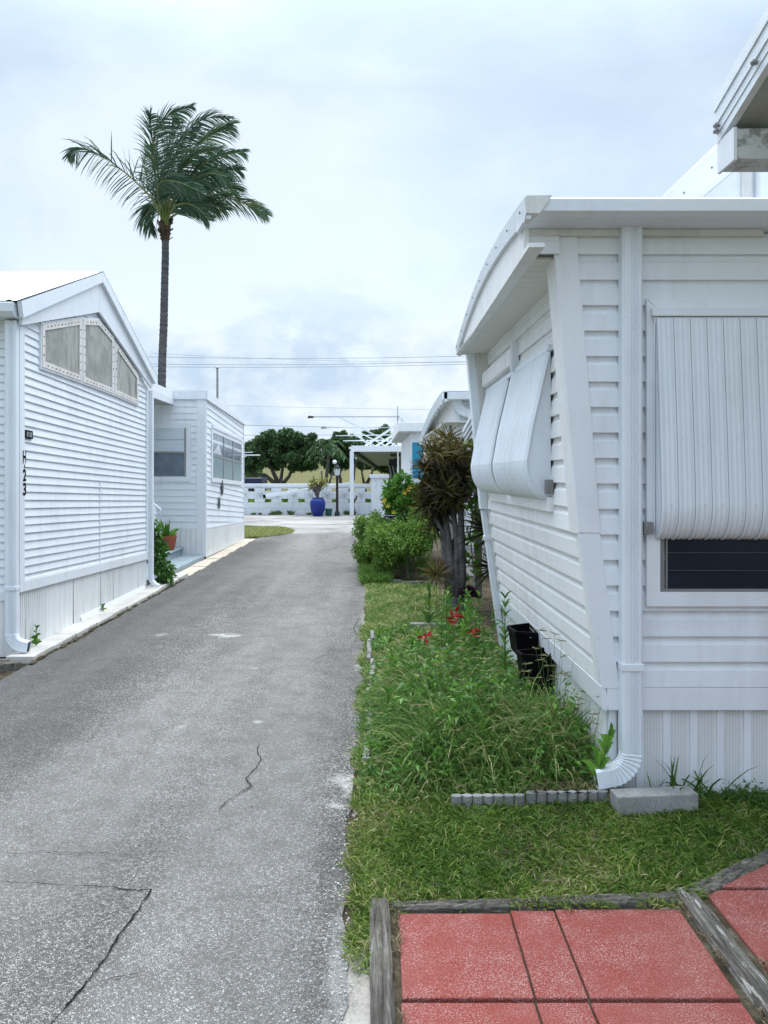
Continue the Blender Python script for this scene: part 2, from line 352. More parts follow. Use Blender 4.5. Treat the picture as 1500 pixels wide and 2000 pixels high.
def red():
    t = NT('red_paver'); n = t.noise(1.7, 5, 0.6); sp = t.noise(190, 3, 0.75); v = t.vor(260, 'F1')
    c = t.mix(t.ramp(n, [(0.35, 0.0), (0.65, 1.0)]), (0.225, 0.038, 0.026), (0.225, 0.052, 0.042))
    wear = t.ramp(t.noise(3.6, 5, 0.7), [(0.40, 0.18), (0.62, 0.62)])
    f = t.math('MULTIPLY', t.ramp(sp, [(0.50, 0.0), (0.60, 1.0)]), wear); c = t.mix(t.ramp(t.noise(1.9, 4, 0.6, None, 0.3), [(0.45, 0.0), (0.70, 0.40)]), c, (0.28, 0.115, 0.10)); c = t.mix(f, c, (0.50, 0.39, 0.37))
    c = t.mix(t.ramp(t.noise(120, 3, 0.7), [(0.30, 0.55), (0.42, 0.0)]), c, (0.14, 0.03, 0.03))
    t.bump(t.math('ADD', sp, v.outputs['Distance']), 0.7, 0.004); return t.done(c, 0.85, 0.2)
M['red'] = red()
def wood(name, rot):
    t = NT(name); vec = t.map((11, 0.7, 11) if rot == 0 else (0.7, 11, 11)); g = t.noise(7.0, 9, 0.78, vec, 0.25)
    c = t.ramp(g, [(0.30, (0.018, 0.015, 0.013)), (0.42, (0.10, 0.088, 0.076)), (0.56, (0.22, 0.205, 0.18)), (0.68, (0.48, 0.46, 0.41))])
    c = t.mix(t.ramp(t.noise(2.5, 4, 0.6), [(0.38, 0.5), (0.55, 0.0)]), c, (0.055, 0.048, 0.042)); t.bump(g, 1.0, 0.02); return t.done(c, 0.9, 0.15)
M['wood_y'] = wood('weathered_timber_y', 0); M['wood_x'] = wood('weathered_timber_x', 1)
M['wood_p'] = wood('timber_with_peeling_paint', 0)
_t = M['wood_p'].node_tree; _b = _t.nodes['Principled BSDF']; _src = _b.inputs['Base Color'].links[0].from_socket
_g = _t.nodes.new('ShaderNodeNewGeometry'); _m = _t.nodes.new('ShaderNodeMapping'); _m.inputs['Scale'].default_value = (16, 1.6, 10); _t.links.new(_g.outputs['Position'], _m.inputs[0])
_n = _t.nodes.new('ShaderNodeTexNoise'); _n.inputs['Scale'].default_value = 2.2; _n.inputs['Detail'].default_value = 8; _n.inputs['Roughness'].default_value = 0.7; _t.links.new(_m.outputs[0], _n.inputs['Vector'])
_r = _t.nodes.new('ShaderNodeValToRGB'); _r.color_ramp.elements[0].position = 0.56; _r.color_ramp.elements[1].position = 0.59; _t.links.new(_n.outputs[0], _r.inputs[0])
_x = _t.nodes.new('ShaderNodeMix'); _x.data_type = 'RGBA'; _t.links.new(_r.outputs[0], _x.inputs[0]); _t.links.new(_src, _x.inputs[6]); _x.inputs[7].default_value = (0.5, 0.48, 0.44, 1); _t.links.new(_x.outputs[2], _b.inputs['Base Color'])
def soil():
    t = NT('soil'); n = t.noise(9, 8, 0.75); c = t.ramp(n, [(0.30, (0.030, 0.024, 0.015)), (0.48, (0.085, 0.070, 0.045)), (0.62, (0.16, 0.14, 0.10)), (0.75, (0.36, 0.34, 0.30))])
    t.bump(t.noise(60, 5, 0.75), 0.9, 0.02); return t.done(c, 0.95, 0.1)
M['soil'] = soil()
M['sand'] = concrete('sandy_grit', (0.28, 0.26, 0.23), (0.44, 0.42, 0.38), 120)
M['far_ground'] = concrete('far_ground', (0.10, 0.12, 0.06), (0.16, 0.17, 0.09))
def flat(name, c, r=0.5, spec=0.35, metal=0, var=0.15):
    t = NT(name); n = t.noise(6, 4, 0.6); cc = t.mix(t.ramp(n, [(0.35, 1.0), (0.65, 0.0)]), c, tuple(q*(1-var) for q in c)); t.bump(t.noise(40, 3), 0.1, 0.004); return t.done(cc, r, spec, metal)
M['black'] = flat('black_plastic', (0.004, 0.003, 0.004), 0.6, 0.1)
M['black_metal'] = flat('black_metal', (0.02, 0.022, 0.025), 0.5)
M['crack'] = flat('dark_crack', (0.015, 0.015, 0.015), 0.95, 0.05)
M['galv'] = flat('dull_metal', (0.32, 0.33, 0.34), 0.5, 0.4, 0.5)
M['greymetal'] = flat('grey_bracket', (0.22, 0.22, 0.22), 0.5)
M['cobalt'] = flat('cobalt_glaze', (0.002, 0.022, 0.20), 0.15, 0.4)
M['navy'] = flat('navy_plastic', (0.01, 0.018, 0.07), 0.4)
M['terracotta'] = flat('terracotta', (0.34, 0.085, 0.045), 0.6)
M['green_pot'] = flat('green_pot', (0.01, 0.09, 0.07), 0.4)
M['turq'] = flat('turquoise_shutter', (0.035, 0.35, 0.56), 0.45)
M['yellow_wall'] = flat('pale_yellow_wall', (0.66, 0.58, 0.30), 0.8)
M['edge'] = flat('glass_edge', (0.05, 0.065, 0.08), 0.4)
M['curtain_pale'] = flat('pale_curtain', (0.36, 0.37, 0.35), 0.7, var=.3)
M['interior'] = flat('dark_interior', (0.03, 0.035, 0.04), 0.8)
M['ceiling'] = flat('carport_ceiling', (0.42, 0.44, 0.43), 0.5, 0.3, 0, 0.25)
M['darkgap'] = flat('shadow_gap', (0.05, 0.05, 0.05), 0.8)
M['red_petal'] = flat('red_petal', (0.50, 0.010, 0.025), 0.5, var=0.4)
M['yellow_petal'] = flat('yellow_petal', (0.75, 0.55, 0.05), 0.5)
M['bronze'] = flat('grey_green_ornament', (0.09, 0.11, 0.11), 0.5)
M['wire'] = flat('power_line', (0.30, 0.34, 0.38), 0.6)
M['rust'] = flat('rust', (0.12, 0.05, 0.025), 0.8)
M['clear'] = flat('frosted_lamp_glass', (0.55, 0.6, 0.62), 0.2)
def bark(name, a, b, sc=(4, 4, 30)):
    t = NT(name); g = t.noise(1.5, 5, 0.7, t.map(sc)); t.bump(g, 1.0, 0.03); return t.done(t.ramp(g, [(0.3, a), (0.7, b)]), 0.9, 0.15)
M['palm_bark'] = bark('palm_bark', (0.035, 0.034, 0.036), (0.115, 0.115, 0.12), (1.5, 1.5, 9))
M['fibre'] = bark('palm_fibre', (0.025, 0.018, 0.013), (0.085, 0.058, 0.042), (12, 12, 4))
M['drac_bark'] = bark('dracaena_bark', (0.055, 0.050, 0.052), (0.22, 0.205, 0.21), (7, 7, 5))
M['bark'] = bark('grey_bark', (0.05, 0.045, 0.04), (0.17, 0.16, 0.15), (6, 6, 4))
M['stem'] = flat('green_stem', (0.11, 0.17, 0.055), 0.6)
M['lawn'] = leafm('lawn_blades', [(0.000, (0.024, 0.059, 0.010)), (0.350, (0.073, 0.148, 0.019)), (0.680, (0.158, 0.248, 0.038)), (0.820, (0.282, 0.295, 0.088)), (1.000, (0.445, 0.390, 0.213))], 0.3)
M['weed'] = leafm('weed_blades', [(0.000, (0.027, 0.073, 0.015)), (0.400, (0.074, 0.168, 0.028)), (0.750, (0.162, 0.278, 0.059)), (0.880, (0.353, 0.379, 0.142)), (1.000, (0.588, 0.511, 0.270))], 0.3)
M['straw'] = leafm('straw', [(0.0, (0.12, 0.075, 0.04)), (0.5, (0.27, 0.21, 0.12)), (1.0, (0.42, 0.36, 0.24))], 0.15)
M['seed'] = leafm('seed_heads', [(0.0, (0.14, 0.18, 0.06)), (0.6, (0.25, 0.27, 0.11)), (1.0, (0.40, 0.35, 0.19))], 0.2)
M['shrub'] = leafm('shrub_leaves', [(0.000, (0.026, 0.070, 0.015)), (0.450, (0.085, 0.184, 0.028)), (0.800, (0.170, 0.292, 0.043)), (1.000, (0.248, 0.355, 0.075))], 0.3)
M['bright'] = leafm('bright_leaves', [(0.000, (0.030, 0.081, 0.016)), (0.500, (0.074, 0.203, 0.027)), (1.000, (0.176, 0.351, 0.047))], 0.35, 0.4, 0.4)
M['tree'] = leafm('tree_leaves', [(0.000, (0.015, 0.046, 0.019)), (0.500, (0.055, 0.112, 0.040)), (1.000, (0.147, 0.237, 0.083))], 0.2)
M['palm'] = leafm('palm_leaflets', [(0.000, (0.016, 0.046, 0.026)), (0.500, (0.039, 0.091, 0.049)), (0.850, (0.085, 0.150, 0.065)), (1.000, (0.221, 0.247, 0.091))], 0.22, 0.4, 0.45)
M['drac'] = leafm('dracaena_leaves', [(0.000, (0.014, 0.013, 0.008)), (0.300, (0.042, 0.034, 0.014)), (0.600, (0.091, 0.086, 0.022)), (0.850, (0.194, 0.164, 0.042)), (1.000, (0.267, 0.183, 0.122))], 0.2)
M['purple'] = leafm('purple_leaves', [(0.0, (0.02, 0.008, 0.014)), (1.0, (0.07, 0.025, 0.04))], 0.2)
M['frangi'] = leafm('yellow_green_leaves', [(0.0, (0.10, 0.14, 0.03)), (0.5, (0.26, 0.28, 0.06)), (1.0, (0.42, 0.40, 0.12))], 0.3)
M['rachis'] = flat('frond_rib', (0.15, 0.17, 0.07), 0.5)

# ------------------------------------------------------------------ wall / siding tools
class Face:
    def __init__(s, O, U, Wv, N): s.O, s.U, s.W, s.N = Vector(O), Vector(U), Vector(Wv), Vector(N).normalized()
    def p(s, u, w, n=0.0): return s.O+s.U*u+s.W*w+s.N*n
    def box(s, mb, u0, u1, w0, w1, n0, n1):
        return mb.hexa([s.p(u0, w0, n0), s.p(u1, w0, n0), s.p(u1, w1, n0), s.p(u0, w1, n0)], [s.p(u0, w0, n1), s.p(u1, w0, n1), s.p(u1, w1, n1), s.p(u0, w1, n1)])
    def slab(s, mb, pts, n0, n1): return mb.hexa([s.p(u, w, n0) for u, w in pts], [s.p(u, w, n1) for u, w in pts])
def clip(poly, ax, val, gt):
    o = []
    for i, a in enumerate(poly):
        b = poly[(i+1) % len(poly)]; ia = (a[ax] >= val) == gt or a[ax] == val; ib = (b[ax] >= val) == gt or b[ax] == val
        if ia: o.append(a)
        if ia != ib:
            t = (val-a[ax])/(b[ax]-a[ax]); o.append(tuple(a[k]+(b[k]-a[k])*t for k in (0, 1)))
    return o
LAP = [(0, 0.0135), (0.05, 0.014), (1, 0.001)]
DUTCH = [(0, 0.021), (0.04, 0.0215), (0.66, 0.015), (0.80, 0.004), (1, 0.001)]
FLAT = [(0, 0.009), (1, 0.004)]
def siding(parent, face, poly, pitch, prof, mat, w0=None, name='siding_board', jitter=0.0008, back=True, tau=0):
    """horizontal boards; each course is one mesh with its own lip"""
    ws = [q[1] for q in poly]; w = w0 if w0 is not None else min(ws)
    if back:
        mb = MB(); mb.poly([face.p(u, v, -0.002) for u, v in poly]); mb.build('sheathing', mat, parent)
    while w < max(ws)-1e-3:
        pc = clip(clip(poly, 1, w, True), 1, w+pitch, False)
        if len(pc) >= 3:
            mb = MB(); j = random.uniform(-jitter, jitter)
            def off(v, prof=prof, w=w):
                t = min(max((v-w)/pitch, 0), 1)
                for (ta, oa), (tb, ob) in zip(prof, prof[1:]):
                    if t <= tb: return oa+(ob-oa)*(t-ta)/(tb-ta)
                return prof[-1][1]
            for (ta, oa), (tb, ob) in zip(prof, prof[1:]):
                q = clip(clip(pc, 1, w+ta*pitch, True), 1, w+tb*pitch, False)
                if len(q) >= 3: mb.poly([face.p(u, v, off(v)+j) for u, v in q])
            lo = min(v for _, v in pc); us = [u for u, v in pc if abs(v-lo) < 1e-4]
            if len(us) >= 2:
                a, b = min(us), max(us); o0 = off(lo)+j
                mb.quad(face.p(a, lo, 0), face.p(b, lo, 0), face.p(b, lo, o0), face.p(a, lo, o0))
            if len(mb.F): mb.build(name, mat, parent)
        w += pitch
def ribbed(parent, face, u0, u1, w0, w1, pitch, mat, name='skirt_panel', ribs=3, depth=0.010, tilt=0.0, wf=None, matf=None):
    """vertical panels with raised ribs; wf(u)->(w0,w1)"""
    u = u0; i = 0
    while u < u1-1e-3:
        e = min(u+pitch, u1); mb = MB(); k = ribs; t = random.uniform(-tilt, tilt); dn = random.uniform(0, depth*0.3)
        L0, L1 = (wf(u) if wf else (w0, w1)); H0, H1 = (wf(e) if wf else (w0, w1))
        pr = [(0, 0.0), (0.01, depth)] if k == 0 else [(0, 0.0)]
        for r in range(k):
            c = (r+0.5)/k; h = 0.10/k*1.6; pr += [(c-h-0.02, 0.0), (c-h, depth), (c+h, depth), (c+h+0.02, 0.0)]
        pr.append((0.985, 0.0 if k else depth)); pr.append((1.0, -0.006))
        for (a, na), (b, nb) in zip(pr, pr[1:]):
            ua, ub = u+(e-u)*a, u+(e-u)*b
            fa, fb = a, b
            mb.quad(face.p(ua+t, L0+(H0-L0)*fa, na+dn+0.006), face.p(ub+t, L0+(H0-L0)*fb, nb+dn+0.006), face.p(ub, L1+(H1-L1)*fb, nb+dn+0.006), face.p(ua, L1+(H1-L1)*fa, na+dn+0.006))
        mb.build(name, matf(i) if matf else mat, parent); u = e; i += 1
def frame(mb, face, u0, u1, w0, w1, t, n0, n1):
    face.box(mb, u0, u1, w1-t, w1, n0, n1); face.box(mb, u0, u1, w0, w0+t, n0, n1+0.002)
    face.box(mb, u0, u0+t, w0+t, w1-t, n0, n1-0.001); face.box(mb, u1-t, u1, w0+t, w1-t, n0, n1-0.001)
def pipe_section(w, d, c=0.25):
    a, b = w/2, d/2; k = c*min(a, b); return [(a, b-k), (a-k, b), (-a+k, b), (-a, b-k), (-a, -b+k), (-a+k, -b), (a-k, -b), (a, -b+k)]
def downspout(parent, x0, x1, yw, z0, z1, mat, depth=0.07, out=(-1, 0), elbow=0.20, strap=None):
    """vertical box downspout against a wall at y=yw, ribbed, with crimped elbow"""
    mb = MB(); w = x1-x0; n = 5; y1 = yw-depth
    xs = [x0, x0+0.008]; prof = [(x0, yw), (x0, y1+0.012), (x0+0.012, y1)]
    for i in range(3):
        c = x0+w*(0.52+0.13*i); prof += [(c-0.012, y1), (c-0.006, y1+0.005), (c, y1+0.005), (c+0.004, y1)]
    prof += [(x1-0.012, y1), (x1, y1+0.012), (x1, yw)]
    for (a, b), (c, d) in zip(prof, prof[1:]): mb.quad((a, b, z0), (c, d, z0), (c, d, z1), (a, b, z1))
    mb.poly([(a, b, z1) for a, b in prof])
    o = mb.build('downspout', mat, parent)
    mb = MB(); cx, cy = (x0+x1)/2, (yw+y1)/2; pts = []; rad = []
    for i in range(19):
        a = R(82)*i/18; r = elbow*0.72
        px = cx+out[0]*(r-r*math.cos(a)); py = cy+out[1]*(r-r*math.cos(a)); pz = z0-r*math.sin(a)
        pts.append((px, py, pz)); rad.append(1.0+(0.07 if i % 2 else -0.02))
    dx, dz = math.sin(R(82)), -math.cos(R(82))
    for q in (0.02, 0.055, 0.09):
        pts.append((pts[18][0]+out[0]*q*dx*elbow*4*0.9/0.9*0.25/0.2*0.9, pts[18][1]+out[1]*q*dx, pts[18][2]+q*dz*0.9)); rad.append(1.0)
    mb.tube(pts, rad, 8, sec=[(a, b) for a, b in pipe_section(w*0.98, depth)], caps=False); mb.build('elbow', mat, o)

    ring = [Vector(v) for v in mb.V[-8:]]; cc = sum(ring, Vector((0, 0, 0)))/8; dd = (Vector(pts[-1])-Vector(pts[-2])).normalized()
    mb2 = MB(); mb2.poly([cc+(v-cc)*0.93-dd*0.008 for v in ring]); mb2.build('elbow_opening', M['darkgap'], o)
    if strap:
        for z in strap:
            mb = MB(); mb.box(x0-0.004, y1-0.004, z, x1+0.004, yw-0.001, z+0.035); mb.build('strap', mat, o, bevel=0.002)
    return o
def struct(name, mb, mat, **kw): return mb.build(name, mat, None, kind='structure', **kw)
# ------------------------------------------------------------------ ground
def jag(x, y0, y1, n, a): return [(x+random.uniform(-a, a)+0.5*a*math.sin(y0*3+i*0.9), y0+(y1-y0)*i/n) for i in range(n+1)]
mb = MB(); mb.quad((-600, -400, -0.05), (600, -400, -0.05), (600, 900, -0.05), (-600, 900, -0.05)); struct('ground', mb, M['far_ground'])
rd = MB(); L = [(-2.88, -6), (-2.89, 8), (-2.85, 11), (-2.86, 15), (-2.9, 21.5)]; Rr = jag(-0.03, -6, 24.5, 260, 0.022)
Rr = [(x+(-0.05 if y < 4.6 else 0.035 if y < 8 else 0.0), y) for x, y in Rr]
mb = MB()
for i in range(len(Rr)-1):
    y0, y1 = Rr[i][1], Rr[i+1][1]
    def lx(y):
        for (a, b), (c, d) in zip(L, L[1:]):
            if b <= y <= d: return a+(c-a)*(y-b)/(d-b)
        return L[-1][0]
    if y1 > 21.5: continue
    mb.quad((lx(y0), y0, 0), (Rr[i][0], y0, 0), (Rr[i+1][0], y1, 0), (lx(y1), y1, 0))
    mb.quad((Rr[i][0], y0, 0), (Rr[i][0], y0, -0.05), (Rr[i+1][0], y1, -0.05), (Rr[i+1][0], y1, 0))
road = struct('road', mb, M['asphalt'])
mb = MB(); pts = [(0, 1726), (70, 1730), (180, 1736), (294, 1742), (262, 1790), (228, 1840), (190, 1895), (150, 1945), (100, 2000), (60, 2060)]
w = [((px-720)/(py-930)*1.6, GY(py), 0.004) for px, py in pts]; mb.poly(w+[(-3, 1.2, 0.004), (-3, GY(1722), 0.004)]); mb.build('asphalt_patch', M['asphalt2'], road)
def crack(pts, wd, k=6):
    P0 = [Vector(((px-720)/(py-930)*1.6, GY(py), 0)) for px, py in pts]; q = []
    for a, b in zip(P0, P0[1:]):
        for i in range(k):
            d = (b-a).length; q.append(a.lerp(b, i/k)+Vector((random.uniform(-1, 1), random.uniform(-1, 1), 0))*d*0.035)
    q.append(P0[-1]); mb = MB()
    for i in range(len(q)-1):
        w0 = wd*random.uniform(0.5, 1.3)*min(1, i/3+0.3); w1 = w0*random.uniform(0.6, 1.2); d = (q[i+1]-q[i]).normalized(); s = Vector((-d.y, d.x, 0)); z = Vector((0, 0, 0.0075))
        mb.quad(q[i]-s*w0+z, q[i+1]-s*w1+z, q[i+1]+s*w1+z, q[i]+s*w0+z)
    mb.build('crack', M['crack'], road)
crack([(0, 1724), (70, 1729), (180, 1735), (294, 1741), (262, 1789), (228, 1839), (190, 1894), (150, 1944), (128, 1968)], 0.0028)
crack([(0, 1669), (40, 1671), (85, 1665), (150, 1669), (210, 1669), (275, 1674)], 0.0018)
crack([(505, 1452), (503, 1470), (511, 1485), (497, 1505), (480, 1523), (492, 1537), (470, 1550), (440, 1570), (428, 1583)], 0.0028)
crack([(480, 1523), (495, 1540)], 0.002, 3)
crack([(190, 1922), (230, 1912), (270, 1905)], 0.0020, 4)
crack([(600, 1300), (640, 1275), (655, 1262)], 0.002, 4); crack([(160, 1462), (190, 1430), (215, 1395)], 0.0012, 4); crack([(690, 1290), (700, 1210)], 0.003, 4)
mb = MB(); mb.poly([(-14, 21.2, -0.004), (1.2, 21.2, -0.004), (1.2, 32, -0.004), (-14, 32, -0.004)]); struct('concrete_apron', mb, M['apron'])
mb = MB(); mb.poly([(-2.95, 19.9, 0.004)]+[(-2.9+0.75*math.sin(math.pi*i/12)**0.8, 19.9+4.2*i/12, 0.004) for i in range(1, 12)]+[(-2.95, 24.1, 0.004), (-5, 26, 0.004), (-5, 19.9, 0.004)]); struct('grass_island_soil', mb, M['soil'])
mb = MB(); mb.quad((-0.3, -4, -0.012), (8, -4, -0.012), (8, 20, -0.012), (-0.3, 20, -0.012)); struct('verge_soil', mb, M['soil'])
mb = MB(); mb.quad((-0.16, 1, -0.006), (0.01, 1, -0.006), (0.01, 2.62, -0.006), (-0.13, 2.62, -0.006)); struct('sand_strip', mb, M['sand'])
mb = MB(); mb.quad((-6, -4, -0.02), (-2.8, -4, -0.02), (-2.8, 26, -0.02), (-6, 26, -0.02)); struct('left_soil', mb, M['soil'])
# kerb slabs along the left homes
kp = thing('kerb_path', 'narrow strip of pale concrete slabs between the road and the homes on the left', 'path', (-3.0, 7, 0), kind='structure'); del kp['category']; 
y = 6.62
while y < 11.9:
    l = random.uniform(0.42, 0.62); mb = MB(); x1 = -2.885+random.uniform(-0.012, 0.01); h = 0.045+random.uniform(-0.006, 0.008)
    mb.hexa([(-3.13, y, -0.02), (x1, y, -0.02), (x1, y+l-0.012, -0.02), (-3.13, y+l-0.012, -0.02)], [(-3.13, y, h), (x1, y, h), (x1, y+l-0.012, h+0.003), (-3.13, y+l-0.012, h)])
    mb.build('slab', M['slab'], kp, bevel=0.006); y += l
while y < 19.3:
    l = random.uniform(0.38, 0.46); mb = MB(); x1 = -2.865+random.uniform(-0.03, 0.012); h = 0.012+random.uniform(-0.004, 0.006)
    mb.box(-3.14, y, -0.02, x1, y+l-0.014, h); mb.build('slab', M['beige'], kp, bevel=0.005); y += l
mb = MB()
for i in range(60):
    y0 = 6.5+i*0.09; x = -2.87+random.uniform(-0.012, 0.02); mb.box(x-0.015, y0, -0.01, x+random.uniform(0.005, 0.03), y0+0.09, random.uniform(0.006, 0.022))
mb.build('kerb_dirt', M['soil'], kp, kind='stuff')
# ------------------------------------------------------------------ patio
pat = thing('patio', 'patio of red pebbled paving slabs', 'patio', (0.6, 2.3, 0), kind='structure'); del pat['category']
def paver(x0, x1, y0, y1, z=0.012, sk=0.0):
    mb = MB(); g = 0.0035; mb.hexa([(x0+g, y0+g, -0.03), (x1-g, y0+g, -0.03), (x1-g+sk, y1-g, -0.03), (x0+g+sk, y1-g, -0.03)], [(x0+g, y0+g, z), (x1-g, y0+g, z), (x1-g+sk, y1-g, z), (x0+g+sk, y1-g, z)])
    mb.build('paver', M['red'], pat, bevel=0.005)
for x0, x1 in ((0.098, 0.508), (0.508, 0.672), (0.672, 1.135)):
    paver(x0, x1, 2.335, 2.795+(x0-.09)*.045, 0.012, 0.008); paver(x0-0.004, x1-0.004, 1.88, 2.325, 0.010); paver(x0, x1, 1.42, 1.87, 0.012)
for y0, y1 in ((2.52, 2.96), (2.07, 2.51), (1.6, 2.06)):
    for x0, x1 in ((1.285, 1.70), (1.70, 2.13), (2.13, 2.6)): paver(x0, x1, y0, y1, 0.008+random.uniform(0, 0.006))
mb = MB(); mb.hexa([(1.335, 2.97, -0.03), (1.70, 2.97, -0.03), (1.70, 3.22, -0.03)], [(1.335, 2.97, 0.012), (1.70, 2.97, 0.012), (1.70, 3.22, 0.012)]); mb.build('paver', M['red'], pat, bevel=0.005)
mb = MB(); mb.hexa([(1.71, 2.97, -0.03), (2.6, 2.97, -0.03), (2.6, 3.75, -0.03), (1.71, 3.235, -0.03)], [(1.71, 2.97, 0.010), (2.6, 2.97, 0.010), (2.6, 3.75, 0.010), (1.71, 3.235, 0.010)]); mb.build('paver', M['red'], pat, bevel=0.005)
mb = MB(); mb.quad((0.05, 1, -0.004), (2.8, 1, -0.004), (2.8, 3.3, -0.004), (0.05, 2.85, -0.004)); mb.build('joint_bed', M['soil'], pat)
def timber(a, b, w, h, mat, label):
    a, b = Vector(a), Vector(b); d = (b-a).normalized(); s = Vector((-d.y, d.x, 0)); n = 26; mb = MB(); rows = []
    for i in range(n+1):
        p = a.lerp(b, i/n); row = []
        for k in range(7):
            t = k/6-0.5; z = h+random.uniform(-0.003, 0.003)-(0.010 if k in (0, 6) else 0)-(0.008 if (k == 3 and random.random() < 0.7) else 0)
            row.append(p+s*(w*t+random.uniform(-1, 1)*0.0025)+Vector((0, 0, z)))
        row = [p-s*(w/2)+Vector((0, 0, -0.03))]+row+[p+s*(w/2)+Vector((0, 0, -0.03))]; rows.append(row)
    for i in range(n):
        for k in range(len(rows[0])-1): mb.quad(rows[i][k], rows[i][k+1], rows[i+1][k+1], rows[i+1][k])
    mb.poly(rows[0]); mb.poly(list(reversed(rows[-1])))
    return mb.build('timber_edging', mat, None, label=label, cat='timber', group='weathered timbers framing the red paving')
timber((0.042, 1.2, 0), (0.040, 2.86, 0), 0.072, 0.030, M['wood_y'], 'cracked grey timber at the left edge of the red paving, nearest the road')
timber((0.09, 2.826, 0), (0.62, 2.853, 0), 0.046, 0.026, M['wood_x'], 'dark weathered timber along the grass, left half of the long back edge of the paving')
timber((0.63, 2.853, 0), (1.155, 2.888, 0), 0.048, 0.028, M['wood_x'], 'weathered timber with peeled pale patches along the grass, right half of the back edge')
timber((1.21, 1.2, 0), (1.205, 2.93, 0), 0.080, 0.030, M['wood_p'], 'split grey timber running between the two beds of red paving')
timber((1.245, 2.935, 0), (2.3, 3.62, 0), 0.07, 0.024, M['wood_x'], 'dark timber slanting up beside the grass at the right paving bed')
timber((-5.2, 5.05, 0), (-2.92, 6.45, 0), 0.09, 0.055, M['wood_x'], 'broken weathered board lying at the foot of the left home by the road')
mb = MB(); mb.box(-3.9, 6.46, 0, -3.05, 6.53, 0.05); mb.build('timber_edging', M['wood_x'], None, bevel=0.005, label='short dark timber against the base of the left home under the downspout', cat='timber')
# ------------------------------------------------------------------ near right home: raked-nose mobile home
YF = 3.84; YB = 6.87
home = thing('mobile_home', 'white mobile home with raked nose wall, closed awnings and weeds at its base, nearest right', 'mobile home', (1.3, YF, 0), group='white mobile homes')
vin, nos = M['vinyl'], M['vinyl_nose']
near = Face((0, YF, 0), (1, 0, 0), (0, 0, 1), (0, -1, 0))
XR = 4.2
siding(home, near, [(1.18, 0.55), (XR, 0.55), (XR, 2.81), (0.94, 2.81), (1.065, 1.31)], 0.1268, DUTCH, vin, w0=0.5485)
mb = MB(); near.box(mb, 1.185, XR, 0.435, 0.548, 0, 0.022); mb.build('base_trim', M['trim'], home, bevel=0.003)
mb = MB(); mb.box(1.20, YF+0.03, 0, XR, YF+0.035, 0.5); mb.build('skirt_backing', M['trim'], home)
ribbed(home, Face((0, YF+0.025, 0), (1, 0, 0), (0, 0, 1), (0, -1, 0)), 1.2225, 3.2, 0, 0.45, 0.135*2, M['perf'], ribs=0, depth=0.004)
for i in range(15):
    mb = MB(); u = 1.2225+0.135*i; near.box(mb, u-0.018, u+0.018, 0, 0.436, -0.02, -0.004); mb.build('skirt_rib', M['trim'], home)
U1 = Face((1.075, YF, 1.31), (0, 1, 0), (0, 0, 1), (-1, 0, 0)); UO = Face((1.065, YF, 1.31), (0, 1, 0), (-0.0875, 0, 1), (-1, 0, -0.0875)); U2 = Face((1.195, YF, 0.435), (0, 1, 0), (-0.137, 0, 1), (-1, 0, -0.137))
Ln = YB-YF
siding(home, U2, [(0, 0.125), (Ln, 0.125), (Ln, 0.875), (0, 0.875)], 0.125, DUTCH, nos)
siding(home, U1, [(0, 0), (Ln, 0), (Ln, 1.39), (0, 1.39)], 0.127, DUTCH, nos)
mb = MB(); U2.box(mb, -0.022, Ln+0.02, 0, 0.124, 0, 0.024); mb.build('base_trim', M['trim'], home, bevel=0.003)
# corner trims: wide flat strip on the near face following the rake, returned on the nose
for (za, zb) in ((0.545, 1.315), (1.318, 2.803)):
    def xn(z): return 1.065-(z-1.31)*0.0875 if z > 1.31 else 1.065+(1.31-z)*0.149
    wa = 0.088 if za < 1 else 0.108; wb = 0.105 if za < 1 else 0.118
    mb = MB(); near.slab(mb, [(xn(za)-0.02, za), (xn(za)-0.02+wa, za), (xn(zb)-0.02+wb, zb), (xn(zb)-0.02, zb)], 0.0, 0.024 if za < 1 else 0.0265); mb.build('corner_trim', M['trim'], home, bevel=0.002)
mb = MB(); mb.prism([(1.045, YF+.002, 1.312), (1.10, YF+.002, 1.312), (1.10, YF+.002, 2.69), (0.924, YF+.002, 2.69)], (0, 0.15, 0)); U2.box(mb, 0.001, 0.07, 0.126, 0.872, 0, 0.0225); mb.build('corner_return', nos, home)
mb = MB(); mb.prism([(1.050, 6.80, 1.312), (1.10, 6.80, 1.312), (1.10, 6.80, 2.69), (0.945, 6.80, 2.69)], (0, 0.06, 0)); mb.build('corner_fin', M['old'], home)
mb = MB(); U2.box(mb, Ln-0.10, Ln, 0.126, 0.872, 0.002, 0.02); mb.build('corner_trim', M['old'], home, bevel=0.002)
ds = MB(); ds.hexa([UO.p(Ln-0.05, 0, 0.0), UO.p(Ln+0.06, 0, 0.0), UO.p(Ln+0.06, 1.40, 0.0), UO.p(Ln-0.05, 1.40, 0.0)], [UO.p(Ln-0.05, 0, 0.07), UO.p(Ln+0.06, 0, 0.07), UO.p(Ln+0.06, 1.40, 0.07), UO.p(Ln-0.05, 1.40, 0.07)])
dso = ds.build('downspout', M['alu'], home, bevel=0.006)
ds = MB(); ds.hexa([U2.p(Ln-0.02, -0.35, 0.02), U2.p(Ln+0.06, -0.35, 0.02), U2.p(Ln+0.06, 0.87, 0.02), U2.p(Ln-0.02, 0.87, 0.02)], [U2.p(Ln-0.02, -0.35, 0.07), U2.p(Ln+0.06, -0.35, 0.07), U2.p(Ln+0.06, 0.87, 0.07), U2.p(Ln-0.02, 0.87, 0.07)]); ds.build('lower_pipe', M['alu'], dso, bevel=0.006)
